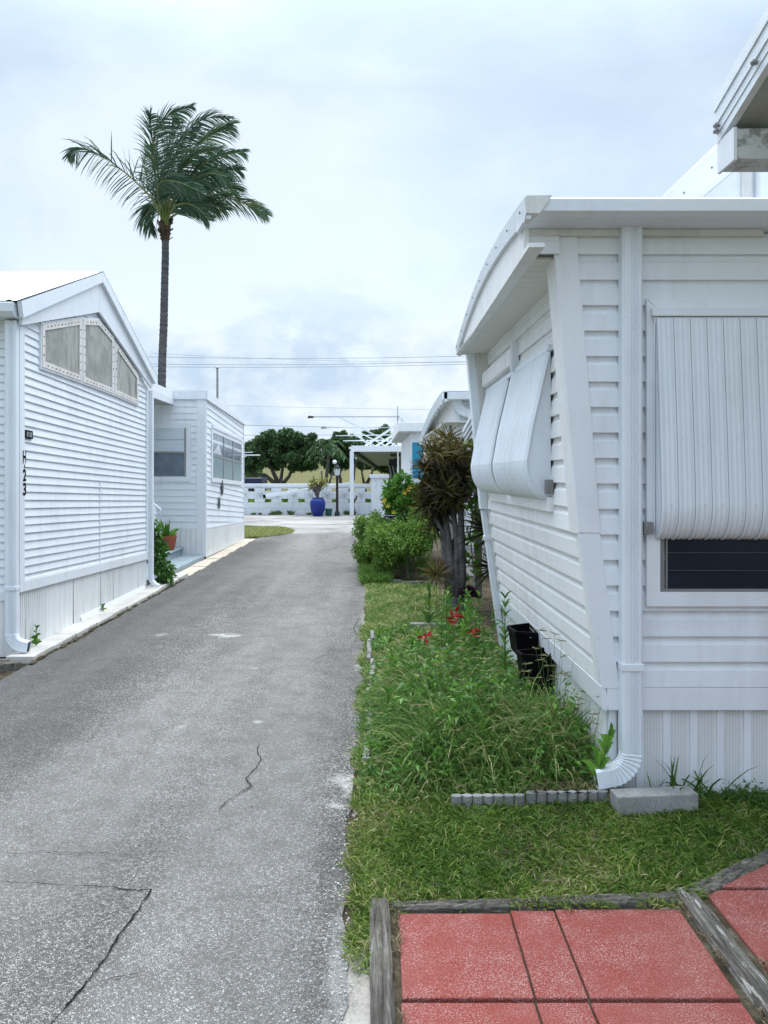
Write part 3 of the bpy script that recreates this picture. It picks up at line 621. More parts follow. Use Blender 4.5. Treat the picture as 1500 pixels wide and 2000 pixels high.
ds = MB(); U2.box(ds, Ln-0.03, Ln+0.07, 0.60, 0.64, 0.0, 0.078); ds.build('strap', M['alu'], dso, bevel=0.003)
# nose skirt
NS = Face((1.215, YF+0.03, 0), (0, 1, 0), (0, 0, 1), (-1, 0, 0)); ribbed(home, NS, 0, Ln, -0.02, 0.44, 0.30, M['skirt'], ribs=4, depth=0.008, tilt=0.008)
mb = MB(); mb.box(1.24, YF+0.05, 0, XR, YB, 0.42); mb.build('underfloor', M['darkgap'], home)
# far wall and body
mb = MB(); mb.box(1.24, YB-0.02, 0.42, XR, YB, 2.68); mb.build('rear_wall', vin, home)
# roof: flat soffit on the nose side, bowed roof and rake fascia
def bow(y): t = (y-3.6)/(6.9-3.6); return 2.903+0.12*math.sin(min(t, 1)*math.pi*0.95)*(1-0.2*t)-0.165*t**2
mb = MB(); n = 18; ys = [3.60+3.3*i/n for i in range(n+1)]; xs0 = lambda y: 0.742+0.049*(y-3.6)/3.3
for a, b in zip(ys, ys[1:]): mb.quad((xs0(a), a, bow(a)), (XR, a, bow(a)), (XR, b, bow(b)), (xs0(b), b, bow(b)))
mb.build('roof', M['roof'], home, smooth=True)
mb = MB()
for a, b in zip(ys, ys[1:]):
    xa, xb = xs0(a), xs0(b); ha, hb = 0.095-0.045*(a-3.6)/3.3, 0.095-0.045*(b-3.6)/3.3; mb.hexa([(xa, a, bow(a)-ha), (xb, b, bow(b)-hb), (xb+0.02, b, bow(b)-hb), (xa+0.02, a, bow(a)-ha)], [(xa-0.012, a, bow(a)+.004), (xb-0.012, b, bow(b)+.004), (xb+0.02, b, bow(b)+.004), (xa+0.02, a, bow(a)+.004)])
mb.build('rake_trim', M['alu'], home)
mb = MB()
for a, b in zip(ys[1:], ys[2:]):
    if bow(b)-0.09 > 2.70: mb.hexa([(xs0(a)+0.021, a, 2.685), (xs0(b)+0.021, b, 2.685), (xs0(b)+0.045, b, 2.685), (xs0(a)+0.045, a, 2.685)], [(xs0(a)+0.021, a, bow(a)-0.06), (xs0(b)+0.021, b, bow(b)-0.06), (xs0(b)+0.045, b, bow(b)-0.06), (xs0(a)+0.045, a, bow(a)-0.06)])
mb.build('fascia_board', nos, home)
mb = MB()
for i in range(9): mb.tube([(xs0(3.7+i*0.38)-0.013, 3.7+i*0.38, bow(3.7+i*0.38)-0.045), (xs0(3.7+i*0.38)-0.018, 3.7+i*0.38, bow(3.7+i*0.38)-0.045)], 0.006, 6)
mb.build('fascia_screws', M['rust'], home, kind='stuff')
y = 3.862
while y < 6.88:
    mb = MB(); e = min(y+0.115, 6.9); mb.box(0.785, y+0.004, 2.690, 1.09, e, 2.696); mb.box(0.785, y, 2.694, 1.09, y+0.004, 2.700); mb.build('soffit_panel', M['soffit'], home); y = e
mb = MB(); mb.hexa([(0.755, 3.62, 2.680), (0.83, 3.62, 2.680), (0.83, 6.9, 2.680), (0.80, 6.9, 2.680)], [(0.755, 3.62, 2.70), (0.83, 3.62, 2.70), (0.83, 6.9, 2.70), (0.80, 6.9, 2.70)]); mb.build('soffit_edge', nos, home)
mb = MB(); mb.box(1.05, 3.99, 2.63, 1.075, 6.8, 2.689); mb.build('frieze', nos, home)
mb = MB(); mb.box(0.764, 3.795, 2.70, 0.945, 3.812, 2.76); mb.box(0.764, 3.80, 2.755, 0.945, 3.818, 2.80); mb.build('eave_return', M['trim'], home, bevel=0.002)
# near eave: gutter
mb = MB(); pr = [(3.86, 2.906), (3.600, 2.906), (3.594, 2.898), (3.600, 2.845), (3.640, 2.828), (3.74, 2.822), (3.86, 2.820)]
for (a, b), (c, d) in zip(pr, pr[1:]): mb.quad((0.742, a, b), (XR, a, b), (XR, c, d), (0.742, c, d))
mb.poly([(0.742, a, b) for a, b in pr]); mb.build('gutter', M['alu'], home)
mb = MB(); mb.hexa([(0.736, 3.59, 2.83), (0.80, 3.59, 2.83), (0.76, 3.66, 2.80), (0.74, 3.66, 2.80)], [(0.736, 3.59, 2.912), (0.86, 3.59, 2.914), (0.76, 3.66, 2.912), (0.74, 3.66, 2.912)]); mb.build('gutter_cap', M['old'], home)
mb = MB(); mb.box(0.765, 3.79, 2.788, 1.95, 3.855, 2.8195); mb.build('eave_board', M['old'], home)
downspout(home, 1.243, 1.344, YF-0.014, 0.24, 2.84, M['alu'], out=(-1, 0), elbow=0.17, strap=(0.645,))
# near window with closed awning
mb = MB(); t = 0.068; u0, u1 = 1.375, 2.92
near.slab(mb, [(u0, .955), (u1, .955), (u1-t, 1.027), (u0+t, 1.027)], 0, 0.044); near.slab(mb, [(u0, .955), (u0+t, 1.027), (u0+t, 2.41), (u0, 2.478)], 0, 0.042)
near.slab(mb, [(u1, .955), (u1, 2.478), (u1-t, 2.41), (u1-t, 1.027)], 0, 0.042); near.slab(mb, [(u0, 2.478), (u0+t, 2.41), (u1-t, 2.41), (u1, 2.478)], 0, 0.044)
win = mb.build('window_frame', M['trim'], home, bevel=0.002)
for i in range(1, 4): mb = MB(); near.box(mb, 1.481, 2.85, 1.043+i*0.088, 1.0465+i*0.088, 0.030, 0.0365); mb.build('louvre_edge', M['edge'], win)
mb = MB(); near.box(mb, 1.4435, 2.851, 1.028, 1.042, 0.014, 0.036); near.box(mb, 1.4435, 1.466, 1.042, 1.35, 0.014, 0.034); near.box(mb, 1.472, 1.480, 1.042, 1.35, 0.014, 0.038); mb.build('sash', M['greymetal'], win)
for i in range(5):
    z = 1.046+i*0.088; mb = MB(); mb.hexa([near.p(1.48, z, 0.0305), near.p(2.85, z, 0.0305), near.p(2.85, z, 0.0345), near.p(1.48, z, 0.0345)], [near.p(1.48, z+0.094, 0.023), near.p(2.85, z+0.094, 0.023), near.p(2.85, z+0.094, 0.027), near.p(1.48, z+0.094, 0.027)]); mb.build('louvre_pane', M['dark_glass'], win)
def sheet_path(top, belly, bot, proj, n=0.05, k=22):
    """awning section (w, n): hangs straight, then curls back under"""
    pts = [(top, n), (top-(top-belly)*0.33, n+(proj-n)*0.36), (top-(top-belly)*0.66, n+(proj-n)*0.72), (belly, proj)]
    rr = belly-bot
    for i in range(1, 12):
        a = R(100)*i/11; pts.append((belly-rr*math.sin(a), proj-(proj*0.75)*(1-math.cos(a))))
    return pts
def awning_sheet(mb, face, us, offs, path):
    nrm = []
    for i in range(len(path)):
        a = path[max(i-1, 0)]; b = path[min(i+1, len(path)-1)]; d = Vector((b[0]-a[0], b[1]-a[1])).normalized(); nrm.append((-(-d.y), -d.x) if False else (d.y*-1 if False else -d.y*-1, -d.x))
    base = len(mb.V)
    for i, (w, n) in enumerate(path):
        a = path[max(i-1, 0)]; b = path[min(i+1, len(path)-1)]; dw, dn = b[0]-a[0], b[1]-a[1]; l = math.hypot(dw, dn); ow, on = dn/l, -dw/l
        for u, o in zip(us, offs): mb.V.append(tuple(face.p(u, w+ow*o, n+on*o)))
    m = len(us)
    for i in range(len(path)-1):
        for j in range(m-1): q = base+i*m+j; mb.F.append((q, q+1, q+m+1, q+m))
path = sheet_path(2.375, 1.46, 1.295, 0.125, 0.06)
mb = MB(); near.box(mb, 1.395, 2.9, 2.387, 2.43, 0.044, 0.068); near.box(mb, 1.405, 2.89, 2.355, 2.386, 0.044, 0.056)
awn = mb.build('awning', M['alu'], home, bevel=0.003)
mb = MB(); pl = [near.p(1.415, w, n) for w, n in path]+[near.p(1.415, 1.33, 0.032), near.p(1.415, 2.375, 0.032)]; mb.poly(pl); mb.prism([near.p(1.405, 2.38, 0.034), near.p(1.412, 2.38, 0.034), near.p(1.412, 1.34, 0.034), near.p(1.405, 1.34, 0.034)], (0, -0.02, 0)); mb.build('awning_side', M['alu'], awn)
us = [0, .0018, .006, .013, .019, .026, .033, .039, .046, .053, .059, .066, .074, .0800]; offs = [-.003, .009, .0115, .0105, .006, .0045, .0085, .0095, .0045, .0055, .0095, .008, .0035, .005]
mb = MB(); awning_sheet(mb, near, [1.417+u for u in us], offs, path); sl0 = mb.build('slat', M['alu'], awn, smooth='auto')
for i in range(1, 18):
    o = sl0.copy(); link(o); o.location = (i*0.0815, random.uniform(-0.002, 0.002), 0)
mb = MB()
for i in range(18):
    for z, nn in ((2.29, 0.066), (2.10, 0.079), (1.80, 0.101), (1.47, 0.129)):
        if (i*7+int(z*10)) % 3: mb.tube([near.p(1.46+i*0.0815, z, nn), near.p(1.46+i*0.0815, z, nn+0.012)], 0.004, 6)
mb.build('rivets', M['alu'], awn, kind='stuff')
mb = MB(); near.box(mb, 1.352, 1.40, 1.315, 1.375, 0.034, 0.07); near.box(mb, 1.36, 1.372, 1.33, 1.36, 0.07, 0.078); mb.build('latch', M['greymetal'], awn, bevel=0.003)
# nose window, its two awnings and roll housing
mb = MB(); U1.box(mb, 0.56, 2.74, 0.085, 0.17, 0.0, 0.045); mb.build('window_sill', nos, home, bevel=0.003)
mb = MB(); U1.box(mb, 0.62, 2.85, 0.171, 0.96, 0.022, 0.024); mb.build('window_pane', M['dark_glass'], home)
mb = MB(); U1.box(mb, 0.58, 2.93, 1.015, 1.05, 0.014, 0.045); mb.build('awning_rail', M['alu'], home, bevel=0.003)
for (a, b) in ((0.60, 1.74), (1.90, 2.92)):
    path = sheet_path(1.015, 0.38, 0.165, 0.165, 0.030); mb = MB(); k = 15; us, offs = [], []
    for i in range(k):
        w = (b-a)/k; us += [a+i*w, a+i*w+w*0.10, a+i*w+w*0.30, a+i*w+w*0.5, a+i*w+w*0.7, a+i*w+w*.9]; offs += [-.006, .002, .014, .017, .014, .002]
    us.append(b); offs.append(0); awning_sheet(mb, U1, us, offs, path); aw = mb.build('awning', M['alu'], home)
    for q, nm in ((a, 1), (b, 0)):
        mb = MB(); e = q+(0.012 if nm else -0.012); pl = [(w, n-0.004) for w, n in path]+[(0.24, 0.019), (1.015, 0.019)]
        mb.hexa([U1.p(e, w, n) for w, n in pl], [U1.p(e+0.003, w, n) for w, n in pl]); mb.build('awning_side', M['alu'], aw)
mb = MB(); U1.box(mb, 0.54, 0.595, 0.19, 0.27, 0.02, 0.06); mb.build('latch', M['greymetal'], home, bevel=0.004)
mb = MB(); c = [(1.62, 1.055), (1.62, 1.20), (1.64, 1.215), (2.92, 1.215), (2.94, 1.20), (2.94, 1.055)]; mb.hexa([U1.p(u, w, 0.015) for u, w in c], [U1.p(u, w-(0.02 if w > 1.1 else -0.02), 0.075) for u, w in c]); mb.build('roll_housing', nos, home, bevel=0.008)
mb = MB(); U1.box(mb, 1.58, 1.61, 1.03, 1.24, 0.014, 0.07); mb.build('housing_bracket', M['alu'], home, bevel=0.003)
# black bins against the nose skirt
def blackbin(x0, x1, y0, y1, z0, z1, label, spike):
    b = thing('planter_tub', label, 'plastic tub', ((x0+x1)/2, (y0+y1)/2, z0), group='black plastic tubs at the nose wall'); mb = MB(); t = 0.008; i = 0.02
    lo = [(x0+i, y0+i, z0), (x1-i, y0+i, z0), (x1-i, y1-i, z0), (x0+i, y1-i, z0)]; hi = [(x0, y0, z1), (x1, y0, z1-0.01), (x1, y1, z1), (x0, y1, z1-0.02)]
    for k in range(4): j = (k+1) % 4; mb.quad(lo[k], lo[j], hi[j], hi[k])
    mb.poly(lo[::-1]); mb.poly([(a, b_, z1-0.05) for a, b_, c in hi]); mb.build('tub', M['black'], b)
    mb = MB()
    for k in range(4): j = (k+1) % 4; mb.bar(hi[k], hi[j], 0.018, 0.02)
    if spike: mb.hexa([(x1-0.05, y0, z1-0.01), (x1, y0, z1-0.01), (x1, y0+0.006, z1-0.01)], [(x1-0.005, y0, z1+0.055), (x1, y0, z1+0.06), (x1, y0+0.006, z1+0.055)])
    mb.build('rim', M['black'], b); mb = MB()
    for k in range(3): xx = random.uniform(x0+.02, x1-.02); zz = random.uniform(z0+.03, z1-.03); mb.tube([(xx, y0+0.004, zz), (xx, y0-0.001, zz)], 0.003, 6)
    mb.build('specks', M['trim'], b, kind='stuff')
blackbin(1.005, 1.165, 5.25, 5.55, 0.36, 0.53, 'smaller black plastic tub behind the other against the nose wall skirt', False)
blackbin(0.985, 1.195, 4.92, 5.12, 0.20, 0.45, 'broken black plastic tub with a torn spike, nearer of two by the nose wall', True)
#@@PART3
# ------------------------------------------------------------------ left home H-23 (stands level: its boards drop 1 in 30 against the rising road)
SL = 1/30.0
h23 = thing('mobile_home', 'white gabled home numbered H-23 with three clear vinyl windows under the gable', 'mobile home', (-3.1, 6.8, 0), group='white mobile homes')
G = Face((-3.10, 6.80, 0), (0, 1, -SL), (0, 0, 1), (1, 0, 0)); LG = 3.93
siding(h23, G, [(0, .57), (LG, .57), (LG, 2.98), (2.0, 3.556), (0, 2.937)], 0.0745, LAP, M['vinyl'], jitter=0.0004)
mb = MB(); G.box(mb, -0.01, 2.02, 0.57, 0.665, 0, 0.022); G.box(mb, 2.025, LG+0.01, 0.57, 0.667, 0, 0.021); G.box(mb, 0, LG, 0.665, 0.68, 0, 0.017); mb.build('base_trim', M['trim'], h23, bevel=0.003)
mb = MB(); G.box(mb, 2.018, 2.026, 0.66, 1.62, 0.002, 0.0185); mb.build('board_joint', M['trim'], h23)
mb = MB(); G.box(mb, -0.02, 0.075, 0.66, 2.93, 0, 0.023); G.box(mb, LG-0.07, LG+0.02, 0.66, 2.97, 0, 0.024); mb.build('corner_trim', M['trim'], h23, bevel=0.003)
base = lambda u: (0.0, 0.57); SK = Face((-3.112, 6.80, 0), (0, 1, 0), (0, 0, 1), (1, 0, 0)); edges = [0, .62, 1.28, 1.55, 2.1, 2.75, LG]; pt = [.155, .33, .27, .55, .22, .197]
for k, (a, b) in enumerate(zip(edges, edges[1:])):
    ribbed(h23, SK, a, b, 0, 0, pt[k] if k not in (1, 2, 3) else b-a, M['skirt'], ribs=(4 if k in (0, 4, 5) else 1 if k == 2 else 5), depth=0.006 if k in (0, 4, 5) else 0.0045, tilt=0.012, wf=lambda u: (0.0, 0.575-SL*u))
mb = MB(); mb.hexa([(-3.09, 8.25, 0.02), (-3.075, 8.25, 0.02), (-3.075, 10.6, 0.02), (-3.09, 10.6, 0.02)], [(-3.105, 8.25, 0.09), (-3.09, 8.25, 0.09), (-3.09, 10.6, 0.09), (-3.105, 10.6, 0.09)]); mb.build('base_flashing', M['trim'], h23)
# front (camera-facing) side
NF = Face((-3.10, 6.80, 0), (-1, 0, 0), (0, 0, 1), (0, -1, 0))
siding(h23, NF, [(0, .57), (4.5, .57), (4.5, 2.98), (0, 2.98)], 0.0745, LAP, M['vinyl'], jitter=0.0004)
mb = MB(); NF.box(mb, -0.02, 0.07, 0.57, 2.98, 0, 0.022); NF.box(mb, 0.07, 4.5, 0.50, 0.575, 0, 0.02); mb.build('front_trim', M['trim'], h23)
ribbed(h23, Face((-7.6, 6.805, 0), (1, 0, 0), (0, 0, 1), (0, -1, 0)), 0, 4.5, 0, 0.52, 0.5, M['skirt'], ribs=5, depth=0.006)
dsp = downspout(h23, -3.185, -3.082, 6.775, 0.22, 2.96, M['alu'], out=(1, 0), elbow=0.15, strap=(0.60,))
mb = MB(); pr = [(6.80, 3.10), (6.60, 3.10), (6.595, 3.09), (6.60, 3.02), (6.64, 2.98), (6.80, 2.975)]
for (a, b), (c, d) in zip(pr, pr[1:]): mb.quad((-7.6, a, b), (-3.06, a, b), (-3.06, c, d), (-7.6, c, d))
mb.poly([(-3.06, a, b) for a, b in pr]); mb.build('gutter', M['alu'], h23)
mb = MB(); mb.box(-7.6, 6.80, 2.972, -3.10, 7.0, 3.11); mb.build('eave', M['trim'], h23)
# gable board and rake trims
def gslab(nm, pts, n0, n1, mat, par=h23): mb = MB(); G.slab(mb, pts, n0, n1); return mb.build(nm, mat, par)
gslab('gable_board', [(-0.06, 2.925), (1.88, 3.518), (1.88, 3.89), (-0.06, 3.01)], 0.03, 0.06, M['trim'])
gslab('gable_board', [(1.885, 3.518), (3.98, 2.965), (4.03, 3.066), (1.885, 3.89)], 0.03, 0.0605, M['trim'])
gslab('rake_trim', [(-0.12, 2.975), (1.88, 3.855), (1.88, 3.965), (-0.16, 3.105)], 0.061, 0.10, M['alu'])
gslab('rake_trim', [(1.881, 3.855), (4.03, 3.035), (4.09, 3.135), (1.881, 3.965)], 0.061, 0.101, M['alu'])
mb = MB(); G.box(mb, -0.05, 4.0, 2.90, 2.915, 0.0, 0.03); 
# corrugated roof sheets
def roofsheet(u0, w0, u1, w1, nm):
    mb = MB(); n = 150; x0, x1 = -3.0, -8.0
    for i in range(n):
        a, b = x0+(x1-x0)*i/n, x0+(x1-x0)*(i+1)/n; za, zb = 0.012*(i % 3 == 0), 0.012*((i+1) % 3 == 0)
        mb.quad((a, 6.8+u0, w0-SL*u0+za), (b, 6.8+u0, w0-SL*u0+zb), (b, 6.8+u1, w1-SL*u1+zb), (a, 6.8+u1, w1-SL*u1+za))
    return mb.build(nm, M['roof'], h23)
roofsheet(-0.18, 3.108, 1.88, 3.968, 'roof_sheet'); roofsheet(1.88, 3.97, 4.12, 3.13, 'roof_sheet')
mb = MB(); mb.box(-7.8, 6.86, 0.0, -3.13, 10.70, 2.7); mb.build('inner_body', M['interior'], h23)
mb = MB(); mb.box(-7.8, 10.70, 0.0, -3.12, 10.73, 2.85); mb.build('rear_wall', M['trim'], h23)
# vinyl windows
def uy(px): return 4650/(720-px)-6.8
def wz(px, py): Y = 4650/(720-px); return 1.6+(930-py)*Y/1500+SL*(Y-6.8)
wins = [[(76, 717), (153.5, 745), (154, 622), (76, 633)], [(156.5, 746), (217, 769), (217.6, 661), (187.7, 625), (156.5, 623)], [(219.5, 770), (265.6, 790), (265.6, 733), (220, 667)]]
for k, w in enumerate(wins):
    po = [Vector((uy(a), wz(a, b))) for a, b in w]; c = sum(po, Vector((0, 0)))/len(po); n = len(po)
    def inset(d):
        q = []
        for i in range(n):
            a, b, e = po[i-1], po[i], po[(i+1) % n]; d1 = (b-a).normalized(); d2 = (e-b).normalized(); n1 = Vector((-d1.y, d1.x)); n2 = Vector((-d2.y, d2.x)); m = (n1+n2).normalized()
            q.append(b+m*d/max(0.4, m.dot(n1)))
        return q
    po2 = inset(0.062); mb = MB(); G.slab(mb, [tuple(q) for q in inset(0.05)], 0.0, 0.024)
    pane = None; fr = MB()
    for i in range(n):
        j = (i+1) % n; G.slab(fr, [tuple(po[i]), tuple(po[j]), tuple(po2[j]), tuple(po2[i])], 0.0, 0.036)
    f = fr.build('window_frame', M['yellowed'], h23, bevel=0.003); mb.build('vinyl_pane', M['plastic'], f)
    fr = MB(); a, b = inset(-0.018), inset(0.004)
    for i in range(n): j = (i+1) % n; G.slab(fr, [tuple(a[i]), tuple(a[j]), tuple(b[j]), tuple(b[i])], 0.0, 0.028)
    fr.build('outer_frame', M['trim'], f); mb = MB()
    for i in range(n):
        j = (i+1) % n; A, B = inset(0.031)[i], inset(0.031)[j]; m = max(2, int((B-A).length/0.085))
        for q in range(1, m): c2 = A.lerp(B, q/m); mb.tube([G.p(c2.x, c2.y, 0.036), G.p(c2.x, c2.y, 0.040)], 0.0065 if q % 3 else 0.009, 6)
    mb.build('frame_screws', M['rust'], f, kind='stuff')
    mb = MB(); xs = sorted([q.x for q in po2]); wt = min(q.y for q in po2)
    if k == 0: G.slab(mb, [(xs[0], wt+.03), (xs[-1]-.3, wt+.02), (xs[-1]-.3, wt+.40), (xs[0], wt+.45)], .0242, .0246)
    if k == 1: G.slab(mb, [(xs[0], wt+.02), (xs[-1], wt+.02), (xs[-1], wt+.42), (xs[0], wt+.52)], .0242, .0246)
    if len(mb.F): mb.build('curtain', M['curtain_pale'], f)
# house number and plaque
def letter(ch, face_org, h, mat, par, adv=(0, 0), rot=(R(90), 0, R(90)), ext=0.002):
    cu = bpy.data.curves.new('t', 'FONT'); cu.body = ch; cu.size = 1; cu.extrude = 0.0; cu.offset = 0.03
    o = bpy.data.objects.new('t', cu); link(o); bpy.context.view_layer.update(); me = bpy.data.meshes.new_from_object(o.evaluated_get(bpy.context.evaluated_depsgraph_get())); bpy.data.objects.remove(o)
    xs = [v.co.x for v in me.vertices]; ysv = [v.co.y for v in me.vertices]; sx, sy = max(xs)-min(xs), max(ysv)-min(ysv); wdt, hgt = h
    me2 = MB(); off = Vector(face_org)
    for p in me.polygons: me2.poly([off+Vector((0, (me.vertices[i].co.x-min(xs))/sx*wdt, (me.vertices[i].co.y-min(ysv))/sy*hgt)) for i in p.vertices])
    bpy.data.meshes.remove(me); return me2.build('number_'+{'H': 'letter', '-': 'dash'}.get(ch, 'digit'), mat, par)
for ch, py0, py1, wd in (('H', 880, 905, 0.062), ('2', 916, 940, 0.066), ('3', 943, 968, 0.066)):
    z0 = 1.6-(py1-930)*6.87/1500; letter(ch, (-3.0745, 6.832, z0), (wd, (py1-py0)*6.87/1500), M['black'], h23)
mb = MB(); mb.box(-3.0765, 6.86, 1.6+(930-914.5)*6.87/1500, -3.0735, 6.868, 1.6+(930-907)*6.87/1500); mb.build('number_dash', M['black'], h23)
mb = MB(); G.box(mb, 0.085, 0.235, 1.945, 2.02, 0.014, 0.026); pq = mb.build('plaque', M['black'], h23, bevel=0.002)
mb = MB(); G.box(mb, 0.105, 0.14, 1.96, 2.005, 0.0262, 0.0275); G.box(mb, 0.16, 0.21, 1.96, 2.005, 0.0262, 0.0275); mb.build('plaque_square', M['galv'], pq)
# downspout on the far corner
mb = MB(); mb.tube([(-3.06, 10.80, 2.8), (-3.06, 10.80, 0.22), (-3.05, 10.80, 0.13), (-3.0, 10.80, 0.07), (-2.95, 10.80, 0.05)], 1, 8, sec=pipe_section(0.06, 0.08)); mb.build('downspout', M['alu'], h23)
# ------------------------------------------------------------------ left annex home
an = thing('mobile_home', 'smaller flat-roofed white home behind the H-23 home, with grid window and ornaments', 'mobile home', (-3.15, 14.8, 0), group='white mobile homes')
A = Face((-3.15, 14.80, 0), (0, 1, -0.062), (0, 0, 1), (1, 0, 0)); LA = 4.5
A0 = Face((-3.15, 14.80, 0), (0, 1, -0.03), (0, 0, 1), (1, 0, 0))
siding(an, A, [(0, .60), (LA, .74), (LA, 3.20), (0, 3.10)], 0.123, LAP, M['vinyl'], w0=0.48)
ribbed(an, Face((-3.145, 14.80, 0), (0, 1, 0), (0, 0, 1), (1, 0, 0)), 0, LA, 0, 0, 0.75, M['skirt'], ribs=7, depth=0.006, wf=lambda u: (0.03-0.005*u, 0.61-0.029*u))
mb = MB(); A.slab(mb, [(-.03, 3.07), (LA, 3.17), (LA+.02, 3.245), (-.03, 3.26)], 0.0, 0.05); mb.build('roof_fascia', M['trim'], an)
mb = MB(); A.box(mb, -0.02, 0.06, 0.05, 3.07, 0, 0.022); A.box(mb, LA-.06, LA+0.02, 0.28, 3.2, 0, 0.022); A0.box(mb, 0.06, LA-.06, 0.585, 0.61, 0, 0.02); mb.build('corner_trim', M['trim'], an)
B = Face((-3.15, 14.80, 0), (-1, 0, 0), (0, 0, 1), (0, -1, 0))
siding(an, B, [(0, .60), (3, .60), (3, 3.08), (0, 3.08)], 0.123, LAP, M['vinyl'])
ribbed(an, Face((-6.15, 14.79, 0), (1, 0, 0), (0, 0, 1), (0, -1, 0)), 0, 3.0, 0.06, 0.61, 0.6, M['skirt'], ribs=6, depth=0.005)
mb = MB(); B.box(mb, -0.03, 3, 3.08, 3.25, 0, 0.05); B.box(mb, -.02, 0.16, 0.05, 3.08, 0, 0.021); B.box(mb, 0.16, 3, 0.56, 0.60, 0, 0.02); mb.build('front_trim', M['trim'], an)
mb = MB(); mb.hexa([(-6.5, 14.8, 3.20), (-3.12, 14.8, 3.20), (-3.12, 19.3, 2.92), (-6.5, 19.3, 2.92)], [(-6.5, 14.8, 3.255), (-3.12, 14.8, 3.255), (-3.12, 19.3, 2.965), (-6.5, 19.3, 2.965)]); mb.build('roof', M['roof'], an)
mb = MB(); mb.box(-6.5, 14.86, 0, -3.18, 19.28, 2.85); mb.build('inner_body', M['interior'], an); mb = MB(); mb.box(-6.5, 19.28, 0, -3.15, 19.31, 2.88); mb.build('rear_wall', M['trim'], an)
mb = MB(); frame(mb, B, 0.27, 1.75, 1.50, 2.62, 0.09, 0, 0.03); f = mb.build('window_frame', M['trim'], an)
for i in range(4):
    mb = MB(); z = 1.60+i*0.235; B.slab(mb, [(0.40, z), (1.66, z), (1.66, z+0.225), (0.40, z+0.225)], 0.020, 0.024+0.003*i); mb.build('louvre_pane', M['pane_white'] if i > 1 else M['grey_glass'], f)
mb = MB(); B.box(mb, 0.36, 1.66, 2.04, 2.075, 0.02, 0.038); B.box(mb, .36, .40, 1.59, 2.53, .014, .026); mb.build('sash', M['galv'], f)
mb = MB(); frame(mb, A0, 0.50, 4.15, 1.50, 2.58, 0.09, 0, 0.035); B2 = A0; B2.box(mb, .52, 4.13, 2.58, 2.64, 0, .05); f = mb.build('window_frame', M['trim'], an)
for i in range(3):
    a = 0.60+i*1.155
    for j in range(2): mb = MB(); A0.box(mb, a, a+1.13, 1.60+j*0.46, 2.03+j*0.46, 0.018, 0.024); mb.build('window_pane', M['teal_pane'] if j == 0 else M['grey_glass'], f)
    if i: mb = MB(); A0.box(mb, a-0.05, a+0.03, 1.59, 2.49, 0.016, 0.034); mb.build('mullion', M['galv'], f)
mb = MB(); A0.box(mb, .6, 4.05, 2.02, 2.07, 0.016, 0.032); mb.build('glazing_bar', M['galv'], f)
mb = MB(); A0.slab(mb, [(.62, 2.08), (1.2, 2.3), (1.6, 2.08)], .0242, .0246); A0.box(mb, 0.62, 4.0, 2.30, 2.36, .0243, .0249); mb.build('blind', M['pane_white'], f)
def ornament(y, z, h, label):
    o = thing('wall_ornament', label, 'ornament', (-3.13, y, z), group='dark ornaments on the far left home'); mb = MB()
    pts = [(0, h*.5), (.10*h, h*.42), (.16*h, .30*h), (.30*h, .2*h), (.34*h, 0), (.28*h, -.25*h), (.12*h, -.42*h), (-.02*h, -.5*h), (.02*h, -.34*h), (-.14*h, -.20*h), (-.10*h, 0), (-.16*h, .08*h), (-.02*h, .22*h), (-.12*h, .38*h)]
    mb.hexa([(-3.13, y+a, z+b) for a, b in pts], [(-3.10, y+a*0.9, z+b*0.95) for a, b in pts]); mb.build('shell', M['bronze'], o, bevel=0.008)
ornament(16.32, 1.36, 0.36, 'larger dark curved ornament on the far left home, upper of the two'); ornament(16.0, 1.04, 0.26, 'smaller dark curved ornament on the far left home, lower of the two')
# entry canopy between the homes, pad, steps, rail
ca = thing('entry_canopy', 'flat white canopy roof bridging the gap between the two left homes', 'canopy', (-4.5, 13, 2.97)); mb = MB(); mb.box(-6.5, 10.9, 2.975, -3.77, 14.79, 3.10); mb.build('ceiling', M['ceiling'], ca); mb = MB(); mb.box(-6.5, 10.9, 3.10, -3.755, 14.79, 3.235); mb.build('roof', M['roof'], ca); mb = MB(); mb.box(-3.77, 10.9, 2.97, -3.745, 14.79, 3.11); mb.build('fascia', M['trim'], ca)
mb = MB(); mb.box(-6, 11.2, -0.02, -3.16, 14.78, 0.085); mb.build('entry_pad', M['step'], None, bevel=0.01, label='blue-grey concrete pad in the gap between the two left homes', cat='concrete pad')
stp = thing('entry_steps', 'blue-grey painted steps on the pad leading up between the left homes', 'steps', (-4.2, 13.5, 0.085))
for i, (x, z0, z1) in enumerate(((-3.58, .085, .235), (-3.90, .235, .385), (-4.22, .385, .535))):
    mb = MB(); mb.box(-5.6, 13.42+0.002*i, z0, x, 14.75, z1-0.03); s_ = mb.build('step', M['step'], stp); mb = MB(); mb.box(-5.6, 13.38, z1-0.03, x+0.03, 14.76, z1); mb.build('tread', M['step'], s_, bevel=0.006)
rl = thing('handrail', 'white bent pipe handrail beside the entry steps', 'handrail', (-3.85, 13.3, 0.1)); mb = MB()
mb.tube([P(289, 977, 13.3), P(300, 984, 13.3), P(311, 993, 13.3), P(314, 996, 13.3), P(312, 1000, 13.3), P(305, 1004, 13.3), P(301, 1008, 13.3)], 0.02, 8); mb.build('rail', M['alu'], rl, smooth=True); mb = MB(); mb.tube([P(302.5, 986, 13.3), P(302.5, 1085, 13.3)], 0.018, 8); mb.build('post', M['alu'], rl, smooth=True)
